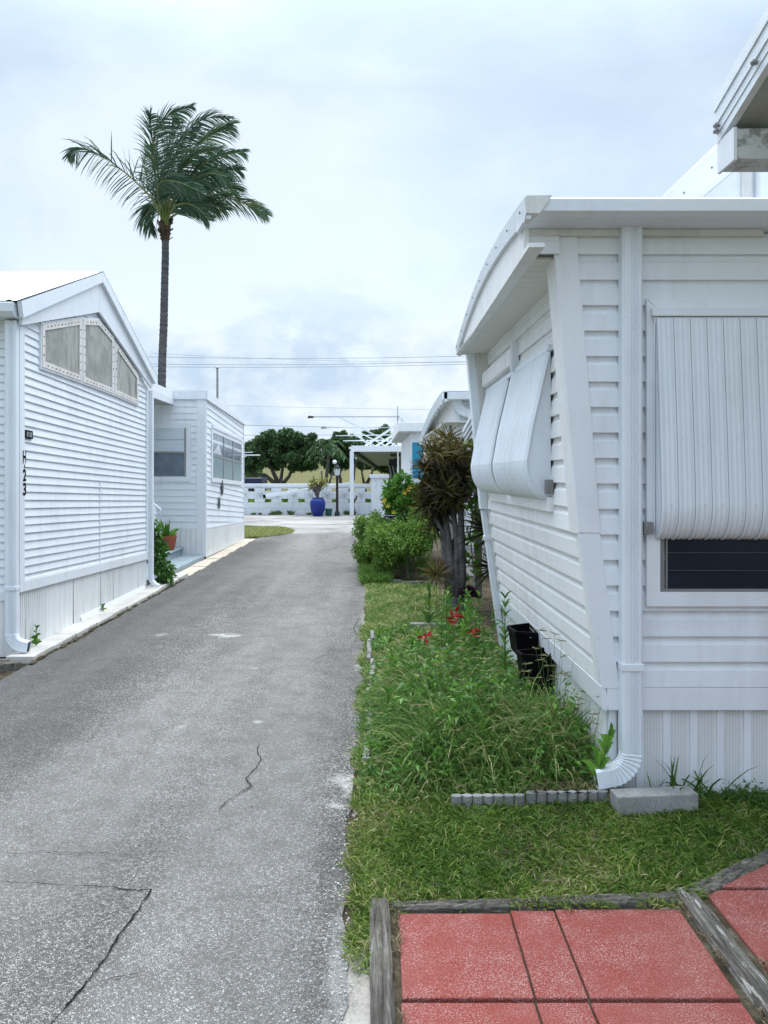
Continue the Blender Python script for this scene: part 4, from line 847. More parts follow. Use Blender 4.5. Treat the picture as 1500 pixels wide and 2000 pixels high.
# terracotta pot on the step
tp = thing('flower_pot', 'terracotta pot on the lowest blue-grey step between the left homes', 'flower pot', (-3.70, 14.2, 0.235)); mb = MB(); mb.lathe((-3.70, 14.2, 0.235), [(.085, 0), (.10, .01), (.13, .12), (.145, .22), (.152, .22), (.155, .265), (.135, .265), (.13, .20), (0.0, .20)], 24, caps=False); mb.build('pot', M['terracotta'], tp, smooth='auto'); mb = MB(); mb.lathe((-3.70, 14.2, .44), [(.13, 0), (.13, .003)], 16); mb.build('potting_soil', M['soil'], tp)
sn = thing('potted_plant', 'upright bird-nest plant with pointed leaves growing in the terracotta pot', 'plant', (-3.70, 14.2, .44)); n = 16; pos = np.tile(np.array([[-3.70, 14.2, .44]]), (n, 1))+rng.normal(0, .03, (n, 3))*[1, 1, 0]; a = rng.uniform(0, 6.28, n); el = rng.uniform(.5, 1.5, n); d = np.stack([np.cos(a)*np.cos(el), np.sin(a)*np.cos(el), np.sin(el)], 1)
V, Q, T, m = blade_geo(pos, d, rng.uniform(.22, .42, n), .075, .25, 4); npobj('leaves', V, [Q, T], M['bright'], sn, tint=np.repeat(rng.uniform(.3, 1, n), m))
# ------------------------------------------------------------------ right side, beyond the near home
ad = thing('house', 'tall white house wall and roof edge rising behind the near mobile home', 'house', (3.2, 6.5, 0))
AW = Face((2.64, 5.5, 0), (0, 1, 0), (0, 0, 1), (-1, 0, 0)); mb = MB(); mb.box(2.64, 5.5, 0, 4.2, 9.5, 3.80); mb.build('wall', M['vinyl'], ad)
mb = MB(); mb.hexa([(2.52, 5.38, 3.80), (2.54, 5.38, 3.80), (2.54, 9.6, 3.80), (2.52, 9.6, 3.80)], [(2.50, 5.38, 3.95), (2.56, 5.38, 3.95), (2.56, 9.6, 3.95), (2.50, 9.6, 3.95)]); mb.box(2.545, 5.40, 3.805, 2.66, 9.6, 3.83); mb.build('fascia', M['trim'], ad); mb = MB(); mb.hexa([(2.5, 5.36, 3.952), (4.3, 5.36, 3.952), (4.3, 9.6, 3.952), (2.5, 9.6, 3.952)], [(2.5, 5.36, 3.99), (4.3, 5.36, 4.3), (4.3, 9.6, 4.3), (2.5, 9.6, 3.99)]); mb.build('roof', M['roof'], ad)
mb = MB(); mb.box(2.665, 5.478, 2.0, 2.735, 5.498, 3.80); mb.build('corner_trim', M['old'], ad); mb = MB(); mb.box(2.76, 5.40, 2.0, 2.90, 5.498, 3.80); mb.build('downspout', M['alu'], ad, bevel=0.01)
for i in range(4): mb = MB(); mb.tube([(2.513-.008, 5.6+.5*i, 3.85), (2.50, 5.6+.5*i, 3.85)], .008, 6); mb.build('screw', M['rust'], ad)
# carport corner overhead, top right
cp = thing('carport', 'corner of a carport roof overhead at top right with a peeling beam', 'carport', (2.8, 2.5, 0))
def ry(y): return 3.215+0.30*(3.30-y)
C0 = lambda y, dz, x=0.0: (1.482+x-0.105*(3.30-y)*-0.0, y, ry(y)-dz)
for k, (z0, z1, xo) in enumerate(((0.0, 0.055, 0.0), (0.057, 0.112, 0.006), (0.114, 0.150, 0.012), (0.152, 0.188, 0.016))):
    mb = MB(); mb.hexa([C0(3.30, z1, xo), C0(3.30, z1, xo+.03), C0(1.2, z1, xo+.03), C0(1.2, z1, xo)], [C0(3.30, z0, xo), C0(3.30, z0, xo+.03), C0(1.2, z0, xo+.03), C0(1.2, z0, xo)]); mb.build('fascia_band', M['alu'], cp)
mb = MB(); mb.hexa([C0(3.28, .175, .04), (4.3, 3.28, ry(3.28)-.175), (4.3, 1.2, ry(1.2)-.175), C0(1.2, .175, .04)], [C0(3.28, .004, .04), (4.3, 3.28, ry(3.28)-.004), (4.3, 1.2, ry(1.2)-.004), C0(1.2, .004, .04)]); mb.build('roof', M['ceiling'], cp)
mb = MB(); mb.box(1.515, 3.16, 2.905, 4.3, 3.30, 3.03); mb.build('beam', M['peeled'], cp, bevel=0.004); mb = MB(); mb.box(1.500, 3.155, 2.90, 1.514, 3.305, 3.035); mb.build('beam_cap', M['trim'], cp); mb = MB(); mb.box(3.9, 3.18, 0, 4.0, 3.28, 2.905); mb.box(3.9, 1.3, 0, 4.0, 1.4, 3.6); mb.build('post', M['alu'], cp)
mb = MB(); mb.box(1.52, 3.20, 3.031, 4.3, 3.28, 3.05); mb.build('beam_top', M['peeled'], cp)
for (y, dz) in ((3.27, .155), (3.27, .13), (2.95, .13)): mb = MB(); mb.lathe((1.48, y, ry(y)-dz), [(.012, -.008), (.014, 0), (.008, .010)], 8); mb.build('screw', M['greymetal'], cp)
# small porch roof and post between the right homes
po_ = thing('porch', 'sloping porch roof on a grey post between the two nearest right homes', 'porch', (1.9, 8.9, 0))
mb = MB(); 
def pz(y): return 2.235+(10.3-y)*0.155
for k, (z0, z1, x) in enumerate(((0, .06, 1.26), (.062, .12, 1.275), (.122, .17, 1.29))): mb.hexa([(x, 10.35, pz(10.35)-z1), (x+.03, 10.35, pz(10.35)-z1), (x+.03, 7.1, pz(7.1)-z1), (x, 7.1, pz(7.1)-z1)], [(x, 10.35, pz(10.35)-z0), (x+.03, 10.35, pz(10.35)-z0), (x+.03, 7.1, pz(7.1)-z0), (x, 7.1, pz(7.1)-z0)])
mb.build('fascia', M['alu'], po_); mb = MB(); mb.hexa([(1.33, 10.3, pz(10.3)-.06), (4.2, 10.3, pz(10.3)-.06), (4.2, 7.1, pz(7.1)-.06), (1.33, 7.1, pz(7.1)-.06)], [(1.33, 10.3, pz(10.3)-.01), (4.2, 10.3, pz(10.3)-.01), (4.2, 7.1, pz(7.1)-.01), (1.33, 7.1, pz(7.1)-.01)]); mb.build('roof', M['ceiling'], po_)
mb = MB(); mb.box(1.40, 10.15, 0, 1.50, 10.25, 2.2); mb.build('post', M['galv'], po_, bevel=0.006)
PW = Face((1.75, 7.2, 0), (0, 1, 0), (0, 0, 1), (-1, 0, 0)); siding(po_, PW, [(0, .3), (3.4, .3), (3.4, 2.3), (0, 2.5)], 0.2, FLAT, M['vinyl']); mb = MB(); PW.box(mb, .5, 2.9, .35, 1.9, .01, .02); mb.build('dark_screen', M['interior'], po_); mb = MB(); mb.box(1.45, 7.0, 0, 1.75, 7.05, 2.3); mb.build('screen_end', M['interior'], po_)
# second right home
h2 = thing('mobile_home', 'white mobile home with a bent downspout behind the spiky dracaena', 'mobile home', (2.2, 12.3, 0), group='white mobile homes')
N2 = Face((0, 12.3, 0), (1, 0, 0), (0, 0, 1), (0, -1, 0)); siding(h2, N2, [(1.62, .45), (4.6, .45), (4.6, 2.83), (1.36, 2.83), (1.45, 1.9)], 0.2, FLAT, M['vinyl'])
S2 = Face((1.36, 12.3, 2.83), (0, 1, 0), (0.10, 0, -1), (-1, 0, -0.1)); S2f = Face((1.598, 12.3, .45), (0, 1, 0), (-0.10, 0, 1), (-1, 0, -0.1)); siding(h2, S2f, [(0, 0), (4.6, 0), (4.6, 2.38), (0, 2.38)], 0.2, FLAT, M['vinyl_nose'])
def bow2(y): t = (y-12.0)/5.8; return 2.93+0.08*math.sin(t*math.pi)-0.50*t**1.35
mb = MB(); mb2 = MB(); ys = [12.0+5.8*i/12 for i in range(13)]
for a, b in zip(ys, ys[1:]):
    mb.quad((1.18, a, bow2(a)), (4.6, a, bow2(a)), (4.6, b, bow2(b)), (1.18, b, bow2(b))); mb2.hexa([(1.19, a, bow2(a)-.16), (1.23, a, bow2(a)-.16), (1.23, b, bow2(b)-.14), (1.19, b, bow2(b)-.14)], [(1.165, a, bow2(a)+.004), (1.23, a, bow2(a)+.004), (1.23, b, bow2(b)+.004), (1.165, b, bow2(b)+.004)])
mb.build('roof', M['roof'], h2); mb2.build('rake_trim', M['alu'], h2); mb = MB(); mb.box(1.20, 12.0, 2.44, 1.6, 17.2, 2.46); mb.build('soffit', M['soffit'], h2)
mb = MB(); mb.box(1.17, 12.0, 2.80, 4.6, 12.28, 2.925); mb.build('gutter', M['alu'], h2, bevel=0.01)
mb = MB(); pts = [P(893, 775, 12.2), P(893, 785, 12.2), P(896, 795, 12.2), P(903, 803, 12.2), P(914, 808, 12.2), P(935, 813, 12.2), P(960, 820, 12.2), P(975, 835, 12.2), P(980, 900, 12.2)]
q = [];
for a, b in zip(pts, pts[1:]): q += [Vector(a).lerp(Vector(b), i/5) for i in range(5)]
mb.tube(q, [1.06 if i % 2 else .97 for i in range(len(q))], 8, sec=pipe_section(0.14, 0.10)); mb.build('downspout', M['alu'], h2)
mb = MB(); N2.slab(mb, [(1.44, 1.9), (1.52, 1.9), (1.43, 2.8), (1.35, 2.8)], 0, .03); N2.slab(mb, [(1.6, .45), (1.68, .45), (1.52, 1.9), (1.44, 1.9)], 0, .03); mb.build('corner_trim', M['trim'], h2)
path = sheet_path(2.0, 1.45, 1.3, 0.22, 0.045); mb = MB(); us, offs = [], []
for i in range(22): w = 2.4/22; us += [.6+i*w, .6+i*w+w*.5]; offs += [0, .012]
awning_sheet(mb, S2f, us, offs, path); mb.build('awning', M['alu'], h2); mb = MB(); mb.hexa([S2f.p(.60, w, n) for w, n in path]+[S2f.p(.60, 1.35, .01)], [S2f.p(.604, w, n) for w, n in path]+[S2f.p(.604, 1.35, .01)]); mb.build('awning_side', M['alu'], h2)
mb = MB(); mb.box(1.62, 12.35, 0, 4.6, 17, .45); mb.build('skirt', M['skirt'], h2)
# blue-shuttered home
h3 = thing('mobile_home', 'white flat-roofed home with bright blue louvred shutter, farthest on the right', 'mobile home', (2, 20.5, 0), group='white mobile homes')
N3 = Face((0, 20.5, 0), (1, 0, 0), (0, 0, 1), (0, -1, 0)); siding(h3, N3, [(1.10, .2), (4.6, .2), (4.6, 2.80), (1.10, 2.80)], 0.22, FLAT, M['vinyl'])
mb = MB(); mb.box(1.11, 20.53, 0, 4.6, 26, 2.75); mb.build('side_wall', M['trim'], h3); mb = MB(); mb.box(0.78, 20.3, 2.78, 4.7, 26.5, 3.03); mb.build('roof', M['roof'], h3, bevel=0.01); mb = MB(); mb.box(.80, 20.32, 2.74, 1.12, 26.4, 2.778); mb.build('soffit', M['ceiling'], h3)
sh = MB(); N3.box(sh, 1.165, 1.455, 1.55, 2.50, 0.01, 0.03); sho = sh.build('shutter', M['turq'], h3)
for i in range(21): mb = MB(); z = 1.575+i*.044; N3.box(mb, 1.185, 1.435, z, z+.03, .03, .048); mb.build('louvre_slat', M['turq'], sho)
mb = MB(); mb.hexa([(1.0, 26.8, 0), (1.03, 26.8, 0), (1.2, 31, 0), (1.17, 31, 0)], [(1.0, 26.8, 2.7), (1.03, 26.8, 2.7), (1.2, 31, 2.7), (1.17, 31, 2.7)]); mb.build('side_screen', M['skirt'], h3)
#@@PART4
# ------------------------------------------------------------------ far wall
YW = 32.0
wl_ = thing('block_wall', 'white painted block wall with pierced openings across the far end of the road', 'wall', (-5, YW, 0))
WF = Face((0, YW, 0), (1, 0, 0), (0, 0, 1), (0, -1, 0)); x = 0.62; i = 0; X0 = -11.0
mb = MB(); mb.box(X0, YW+.02, 0, 1.0, YW+.14, .50); mb.box(X0, YW+.02, 1.09, 1.0, YW+.14, 1.27); mb.build('wall_core', M['gwall'], wl_)
mb = MB(); mb.box(X0, YW-.03, 1.15, 1.0, YW+.17, 1.285); mb.build('coping', M['gwall'], wl_, bevel=0.01)
def block(u0, u1, w0, w1, nm='block'):
    mb = MB(); g = .004; mb.hexa([WF.p(u0+g, w0+g, random.uniform(0, .006)), WF.p(u1-g, w0+g, 0.004), WF.p(u1-g, w1-g, 0.004), WF.p(u0+g, w1-g, 0.003)][::1], [WF.p(u0+g, w0+g, -.15), WF.p(u1-g, w0+g, -.15), WF.p(u1-g, w1-g, -.15), WF.p(u0+g, w1-g, -.15)]); return mb.build(nm, M['gwall'], wl_)
P_ = 0.70; k = 0; xr = 0.84
while xr-P_*k > -6.3:
    a = xr-P_*(k+1)
    for r in range(2):
        o = .175 if r else 0; block(a+o, a+o+.35, r*.25, r*.25+.25); block(a+o+.35, a+o+.70, r*.25, r*.25+.25)
    block(a, a+.42, .50, .655)                      # beside the low opening (a+.42 .. a+.70)
    block(a, a+.42, .955, 1.11)
    block(a+.42, a+.70, .655, .955); block(a, a+.08, .655, .955); pb = block(a+.08, a+.42, .655, .955, 'pierced_block')
    mb = MB()
    for (cx, cz, rr) in ((.17, .77, .035), (.25, .85, .035), (.25, .71, .03), (.33, .77, .035), (.25, .78, .022), (.33, .86, .018), (.17, .87, .018)):
        for q in range(5):
            t = 2*math.pi*q/5+k
            if (q+k) % 5 == 0: continue
            c = (a+cx+rr*math.cos(t), cz+rr*math.sin(t)); WF.box(mb, c[0]-.009, c[0]+.009, c[1]-.009, c[1]+.009, .0, .010)
    mb.build('pierced_pattern', M['black_metal'], pb, kind='stuff'); k += 1
mb = MB(); mb.box(X0, YW+.02, .5, -6.4, YW+.14, 1.1); mb.build('plain_section', M['gwall'], wl_)
pil = thing('gate_pillar', 'thick white pillar with flat cap at the right end of the far wall', 'pillar', (.45, 31.85, 0)); mb = MB(); mb.box(.10, 31.7, 0, .78, 32.3, 1.52); mb.build('shaft', M['gwall'], pil, bevel=.01); mb = MB(); mb.box(.03, 31.62, 1.52, .85, 32.4, 1.68); mb.build('cap', M['gwall'], pil, bevel=.02)
mb = MB()
for q in range(22): u, w = random.uniform(.2, .7), random.uniform(1.15, 1.42); mb.box(u, 31.69, w, u+.03, 31.7, w+.012)
mb.build('pierced_pattern', M['galv'], pil, kind='stuff')
# barrier arm and vertical pipe
ba = thing('barrier_arm', 'long sloping white pole fixed in front of the far wall', 'barrier', (-1.5, 31.6, .8)); mb = MB(); mb.bar(P(518, 969, 31.6), P(690, 944, 31.6), .10, .14); mb.build('arm', M['alu'], ba, bevel=.01); mb = MB(); mb.bar(P(514, 970, 31.6), P(519, 969, 31.6), .12, .15); mb.build('end_cap', M['black'], ba); mb = MB(); mb.tube([P(692, 1003, 31.55), P(690, 985, 31.55), P(695, 975, 31.55), P(697, 968, 31.55)], .03, 6); mb.build('rusty_pipe', M['rust'], ba)
# row of carports beyond
cr = thing('carport', 'long flat carport roof with white front beam beyond the far wall', 'carport', (0, 31.5, 0)); dx = (831-720)/1500; dzc = -1/30.
Ca = Vector((P(686, 872, 31.5)[0], 31.5, 0)); wC = 2.28
def cpt(u, y, z): return (Ca.x+u+dx*(y-31.5), y, z+dzc*(y-31.5))
def cbox(u0, u1, y0, y1, z0, z1): mb = MB(); return mb.hexa([cpt(u0, y0, z0), cpt(u1, y0, z0), cpt(u1, y1, z0), cpt(u0, y1, z0)], [cpt(u0, y0, z1), cpt(u1, y0, z1), cpt(u1, y1, z1), cpt(u0, y1, z1)])
cbox(0, wC+.1, 31.4, 31.5, 2.60, 2.84).build('front_beam', M['trim'], cr, bevel=.01); cbox(0, wC+.4, 31.52, 54, 2.66, 2.72).build('ceiling', M['ceiling'], cr); cbox(-.05, .05, 31.52, 54, 2.52, 2.72).build('side_beam', M['galv'], cr); cbox(-.1, wC+.4, 31.52, 54, 2.722, 2.80).build('roof', M['roof'], cr)
for q in range(14): cbox(.06, .24, 32+q*1.6, 33.0+q*1.6, 2.58, 2.655).build('bracket', M['darkgap'], cr)
for q in range(6): cbox(wC-.75+q*.05, wC, 33+q*3.4, 33.12+q*3.4, 2.50, 2.62).build('cross_bracket', M['darkgap'], cr)
for (u, y) in ((.03, 31.42), (wC, 31.42)): 
    mb = MB(); c = cpt(u, y, 0); mb.box(c[0]-.08, y-.08, 0, c[0]+.08, y+.07, 2.62); mb.build('post', M['alu'], cr)
for q in range(5): mb = MB(); c = cpt(wC-.2, 36+q*3.5, 0); mb.box(c[0]-.05, c[1], -.2, c[0]+.05, c[1]+.1, 2.4); mb.build('post', M['alu'], cr)
# tie rods over the carports
tr_ = thing('tie_rods', 'crossing white metal tie rods braced above the carport roof', 'metal frame', (0.5, 32.5, 2.9))
for a, b, w, Y in (((662, 815), (776, 871), .07, 31.7), ((685, 836), (754, 871), .06, 32.2), ((696, 851), (733, 871), .05, 33.0), ((704, 858), (726, 871), .05, 34), ((787, 822), (713, 871), .13, 32.0), ((786, 838), (735, 871), .11, 32.6), ((785, 846), (752, 871), .09, 33.4), ((786, 852), (765, 871), .07, 34.2), ((786, 858), (776, 870), .06, 35), ((783, 815), (793, 830), .12, 31.9), ((785, 815), (785, 830), .09, 31.95)):
    mb = MB(); mb.bar(P(*a, Y), P(*b, Y), w*.7); mb.build('rod', M['alu'], tr_)
for a, b, Y, w in (((656, 851), (775, 849), 32.0, .05), ((670, 861), (790, 859), 33, .05), ((628, 836), (742, 834), 31.9, .04)): mb = MB(); mb.bar(P(*a, Y), P(*b, Y), w*.7); mb.build('crossbar', M['alu'], tr_)
for j, (px, py, px2, Y, lb) in enumerate(((603, 814, 782, 32.0, 'street light with dark head on the highest long thin arm'), (629, 835, 776, 33.5, 'street light with dark head on the lower thin arm before the trees'))):
    sl = thing('street_light', lb, 'street light', P(px2, py, Y), group='street lights over the carports'); mb = MB(); mb.tube([P(px2, py, Y), P(px+6, py, Y)], .022, 6); mb.build('arm', M['wire'], sl); mb = MB(); c = P(px+3, py, Y); mb.hexa([(c[0]-.12, Y-.08, c[2]-.06), (c[0]+.14, Y-.08, c[2]-.05), (c[0]+.14, Y+.08, c[2]-.05), (c[0]-.12, Y+.08, c[2]-.06)], [(c[0]-.07, Y-.05, c[2]+.05), (c[0]+.14, Y-.05, c[2]+.03), (c[0]+.14, Y+.05, c[2]+.03), (c[0]-.07, Y+.05, c[2]+.05)]); mb.build('lamp_head', M['black_metal'], sl, bevel=.02)
    mb = MB(); c = P(px2, py, Y); mb.tube([c, (c[0]+.05, Y, c[2]-.15), (c[0]+.05, Y, .5)], .03, 6); mb.build('pole', M['alu'], sl)
# lamp post
lp = thing('lamp_post', 'dark lantern lamp post standing in front of the far wall', 'lamp post', P(658.5, 1005, 31)); c = P(658.5, 1006, 31); c = (c[0], 31, 0)
mb = MB(); mb.lathe(c, [(.10, 0), (.10, .12), (.07, .18), (.055, .25), (.05, 1.55), (.07, 1.58), (.05, 1.62)], 12); mb.build('pole', M['black_metal'], lp, smooth='auto'); mb = MB(); mb.lathe(c, [(.055, 1.62), (.10, 1.66), (.13, 1.88), (.13, 1.9)], 6); mb.build('lantern_glass', M['clear'], lp); mb = MB(); mb.lathe(c, [(.15, 1.9), (.12, 1.97), (.06, 2.04), (.02, 2.1)], 6)
for q in range(6): a = 2*math.pi*q/6; mb.bar((c[0]+.06*math.cos(a), 31+.06*math.sin(a), 1.63), (c[0]+.135*math.cos(a), 31+.135*math.sin(a), 1.9), .014)
mb.build('lantern_cage', M['black_metal'], lp); mb = MB(); mb.lathe((c[0]-.10, 31, 2.08), [(0.02, 0), (.06, .03), (.09, .08), (.08, .13), (.03, .17)], 10); mb.build('finial', M['trim'], lp, smooth=True); mb = MB(); mb.bar((c[0]-.2, 31, 1.62-.13), (c[0]+.22, 31, 1.49), .02); mb.build('crossbar', M['black_metal'], lp)
# pots
bp = thing('planter', 'large glossy cobalt blue urn before the far wall', 'planter', (P(620.5, 1005, 30.8)[0], 30.8, 0)); c = (P(620.5, 1005, 30.8)[0], 30.8, 0); mb = MB(); mb.lathe(c, [(.19, 0), (.21, .03), (.28, .25), (.315, .45), (.315, .55), (.27, .66), (.22, .70), (.21, .72), (.24, .755), (.21, .755), (.18, .72), (.0, .70)], 32, caps=False); mb.build('urn', M['cobalt'], bp, smooth=True)
gp = thing('planter', 'small dark green pot between the blue urn and the lamp post', 'planter', (P(642, 1003, 30.9)[0], 30.9, 0)); c2 = (P(642, 1003, 30.9)[0], 30.9, 0); mb = MB(); mb.lathe(c2, [(.10, 0), (.14, .24), (.155, .24), (.155, .29), (.13, .29), (.12, .22), (0, .22)], 20, caps=False); mb.build('pot', M['green_pot'], gp, smooth='auto')
fp = thing('frangipani', 'yellow-green branching plant growing in the cobalt blue urn', 'plant', (c[0], c[1], .7)); mb = MB(); tips = []
for q in range(13):
    a = random.uniform(0, 6.28); e = random.uniform(.1, .62); h = random.uniform(.45, .85); b0 = Vector((c[0], c[1], .70)); m_ = b0+Vector((math.cos(a)*e*.35, math.sin(a)*e*.35, h*.45)); t_ = b0+Vector((math.cos(a)*e, math.sin(a)*e, h)); mb.tube([b0, m_, t_], [.03, .022, .014], 6); tips.append(t_)
    for s_ in (-1, 1): t2 = m_+Vector((s_*random.uniform(.1, .3), random.uniform(-.2, .2), random.uniform(.2, .45))); mb.tube([m_, t2], [.018, .012], 6); tips.append(t2)
mb.build('branches', M['bark'], fp)
pos = np.repeat(np.array([tuple(t) for t in tips]), 9, 0); d = norm(rng.normal(size=(len(pos), 3))+[0, 0, .5]); V, T, m = leaf_geo(pos, d, rng.uniform(.10, .2, len(pos)), .05); npobj('leaves', V, [T], M['frangi'], fp, tint=np.repeat(rng.uniform(0, 1, len(pos)), m))
# things behind the wall
mb = MB(); mb.box(-9, 58, -1, 5.5, 66, 2.62); yb = thing('building', 'low pale yellow building behind the trees beyond the wall', 'building', (-2, 58, 0)); mb.build('wall', M['yellow_wall'], yb); mb = MB(); mb.box(-9.2, 57.8, 2.62, 5.7, 66.2, 2.75); mb.build('roof_edge', M['trim'], yb)
mb = MB(); c = P(494, 940, 36); mb.box(c[0]-2.0, 36, .9, c[0]+.42, 38, 1.52); mb.build('covered_load', M['navy'], None, bevel=.05, label='dark blue tarpaulined box behind the far wall at left', cat='tarpaulin')
tk = thing('shed', 'dark open shed interior with hanging tools behind the gate pillar', 'shed', (1.4, 35, 0)); mb = MB(); mb.box(.95, 36, 0, 3.0, 36.1, 2.4); mb.build('back_wall', M['interior'], tk)
for q in range(7): mb = MB(); xx = 1.0+q*.16; mb.tube([(xx, 35.9, 1.2), (xx+.05, 35.9, 1.7), (xx-.04, 35.9, 2.05+random.uniform(-.1, .1))], .035, 6); mb.build('tool_handle', random.choice([M['galv'], M['black_metal'], M['bark']]), tk)
# utility pole, wires
up = thing('utility_pole', 'thin grey pole rising behind the roof of the far left home', 'pole', (P(424.5, 900, 45)[0], 45, 0)); mb = MB(); mb.tube([P(425, 960, 45), P(424.5, 718, 45)], [.09, .06], 8); mb.build('shaft', M['galv'], up); mb = MB(); mb.lathe(P(424.5, 718, 45), [(.09, -.05), (.12, 0), (.03, .08)], 8); mb.build('cap', M['galv'], up)
def wire(a, b, c, Y, r, lb):
    mb = MB(); pts = [];
    for i in range(25): t = i/24; px = a[0]+(c[0]-a[0])*t; py = a[1]*(1-t)**2*1.0+2*t*(1-t)*b+c[1]*t*t; pts.append(P(px, py, Y))
    mb.tube(pts, r, 5); mb.build('power_line', M['wire'], None, label=lb, cat='wire', group='overhead wires')
for q, (a, b, c_, Y, r) in enumerate((((0, 688), 724, (1700, 652), 62, .02), ((0, 704), 733, (1700, 661), 62, .02), ((0, 709), 738, (1700, 666), 62, .02), ((300, 788), 808, (1600, 800), 70, .013), ((300, 824), 834, (800, 836), 60, .03), ((300, 850), 850, (900, 849), 60, .025), ((300, 690), 725, (1500, 690), 70, .013))):
    wire(a, b, c_, Y, r, ['uppermost long wire crossing behind the palm trunk', 'second long wire down behind the palm trunk', 'third long wire, close under the second behind the palm', 'faint wire low over the road above the street lights', 'dark cable just above the tree tops on the left', 'lowest cable at the tree tops beside the far left home', 'faintest thin wire high behind the palm trunk'][q])
aa = thing('antenna', 'thin television antenna on the blue-shuttered home roof', 'antenna', (1.1, 23, 3.0)); mb = MB(); mb.tube([P(777, 845, 23), P(776.5, 793, 23)], .012, 5); mb.tube([P(777, 820, 23), P(777, 812, 23)], .03, 5); mb.build('mast', M['galv'], aa)
a2 = thing('antenna', 'small white bracket antenna on the far corner of the far left home', 'antenna', P(478, 890, 19.4)); mb = MB(); mb.tube([P(477, 889, 19.35), P(508, 889, 19.35)], .018, 6); mb.tube([P(477, 884, 19.35), P(494, 883, 19.35)], .008, 5); mb.tube([P(477, 893, 19.35), P(484, 889, 19.35)], .012, 5); mb.build('arm', M['alu'], a2)
#@@PART5
# ------------------------------------------------------------------ palm
PY = 20.0
pt_ = thing('palm_tree', 'tall slender palm with wind-blown crown behind the left homes', 'palm tree', (P(315, 950, PY)[0], PY, 0))
tr = [(312, 960), (313, 850), (316, 750), (317, 700), (320, 630), (321.5, 560), (323, 500), (323, 462)]; q = []
for a, b in zip(tr, tr[1:]):
    m = max(2, int(abs(a[1]-b[1])/5)); q += [Vector(P(*a, PY)).lerp(Vector(P(*b, PY)), i/m) for i in range(m)]
mb = MB(); n = len(q); mb.tube(q, [(0.118-0.025*i/n)*(1.05 if i % 2 else 0.97)*random.uniform(.98, 1.02) for i in range(n)], 12); mb.build('trunk', M['palm_bark'], pt_, smooth=True)
mb = MB(); mb.tube([P(323, 475, PY), P(323, 462, PY), P(322, 448, PY), P(322, 436, PY), P(322, 428, PY)], [.085, .12, .15, .16, .10], 12)
for i in range(26): a = random.uniform(0, 6.28); z = random.uniform(432, 470); c = Vector(P(322, z, PY)); rr = .15; b = c+Vector((math.cos(a)*rr, math.sin(a)*rr, 0)); mb.bar(c+Vector((math.cos(a), math.sin(a), 0))*.1, b+Vector((math.cos(a)*.06, math.sin(a)*.05, .09)), .07, .02)
mb.build('fibre_sheath', M['fibre'], pt_)
fr = [[(322, 425), (285, 375), (225, 322), (165, 290), (133, 302)], [(318, 420), (305, 350), (300, 280), (322, 232), (372, 207)], [(322, 415), (309, 340), (297, 270), (292, 225)], [(325, 415), (335, 330), (360, 265), (400, 232), (446, 232)], [(325, 415), (345, 340), (385, 285), (425, 255), (452, 243)],
      [(328, 415), (365, 350), (415, 310), (476, 297)], [(328, 418), (375, 365), (425, 335), (468, 333)], [(330, 420), (380, 380), (430, 358), (462, 372)], [(332, 425), (380, 400), (430, 386), (480, 398), (520, 420)], [(330, 428), (365, 405), (400, 395), (440, 410)],
      [(322, 425), (308, 385), (315, 355), (350, 356), (392, 375)], [(318, 428), (297, 398), (286, 412), (294, 452)], [(325, 430), (345, 400), (380, 402), (405, 428)], [(316, 425), (294, 375), (283, 330), (284, 285)], [(322, 420), (325, 350), (340, 285), (385, 252)], [(324, 420), (350, 370), (400, 340), (445, 345)],
      [(320, 418), (318, 350), (330, 280), (340, 230)], [(324, 418), (345, 345), (380, 305), (430, 290)], [(320, 425), (304, 402), (300, 392), (318, 410)], [(326, 420), (352, 380), (390, 360), (440, 372)], [(322, 420), (332, 340), (352, 280), (352, 235)], [(322, 420), (335, 350), (370, 300), (395, 280)], [(321, 425), (318, 390), (340, 372), (366, 400)]]
del fr[19:]
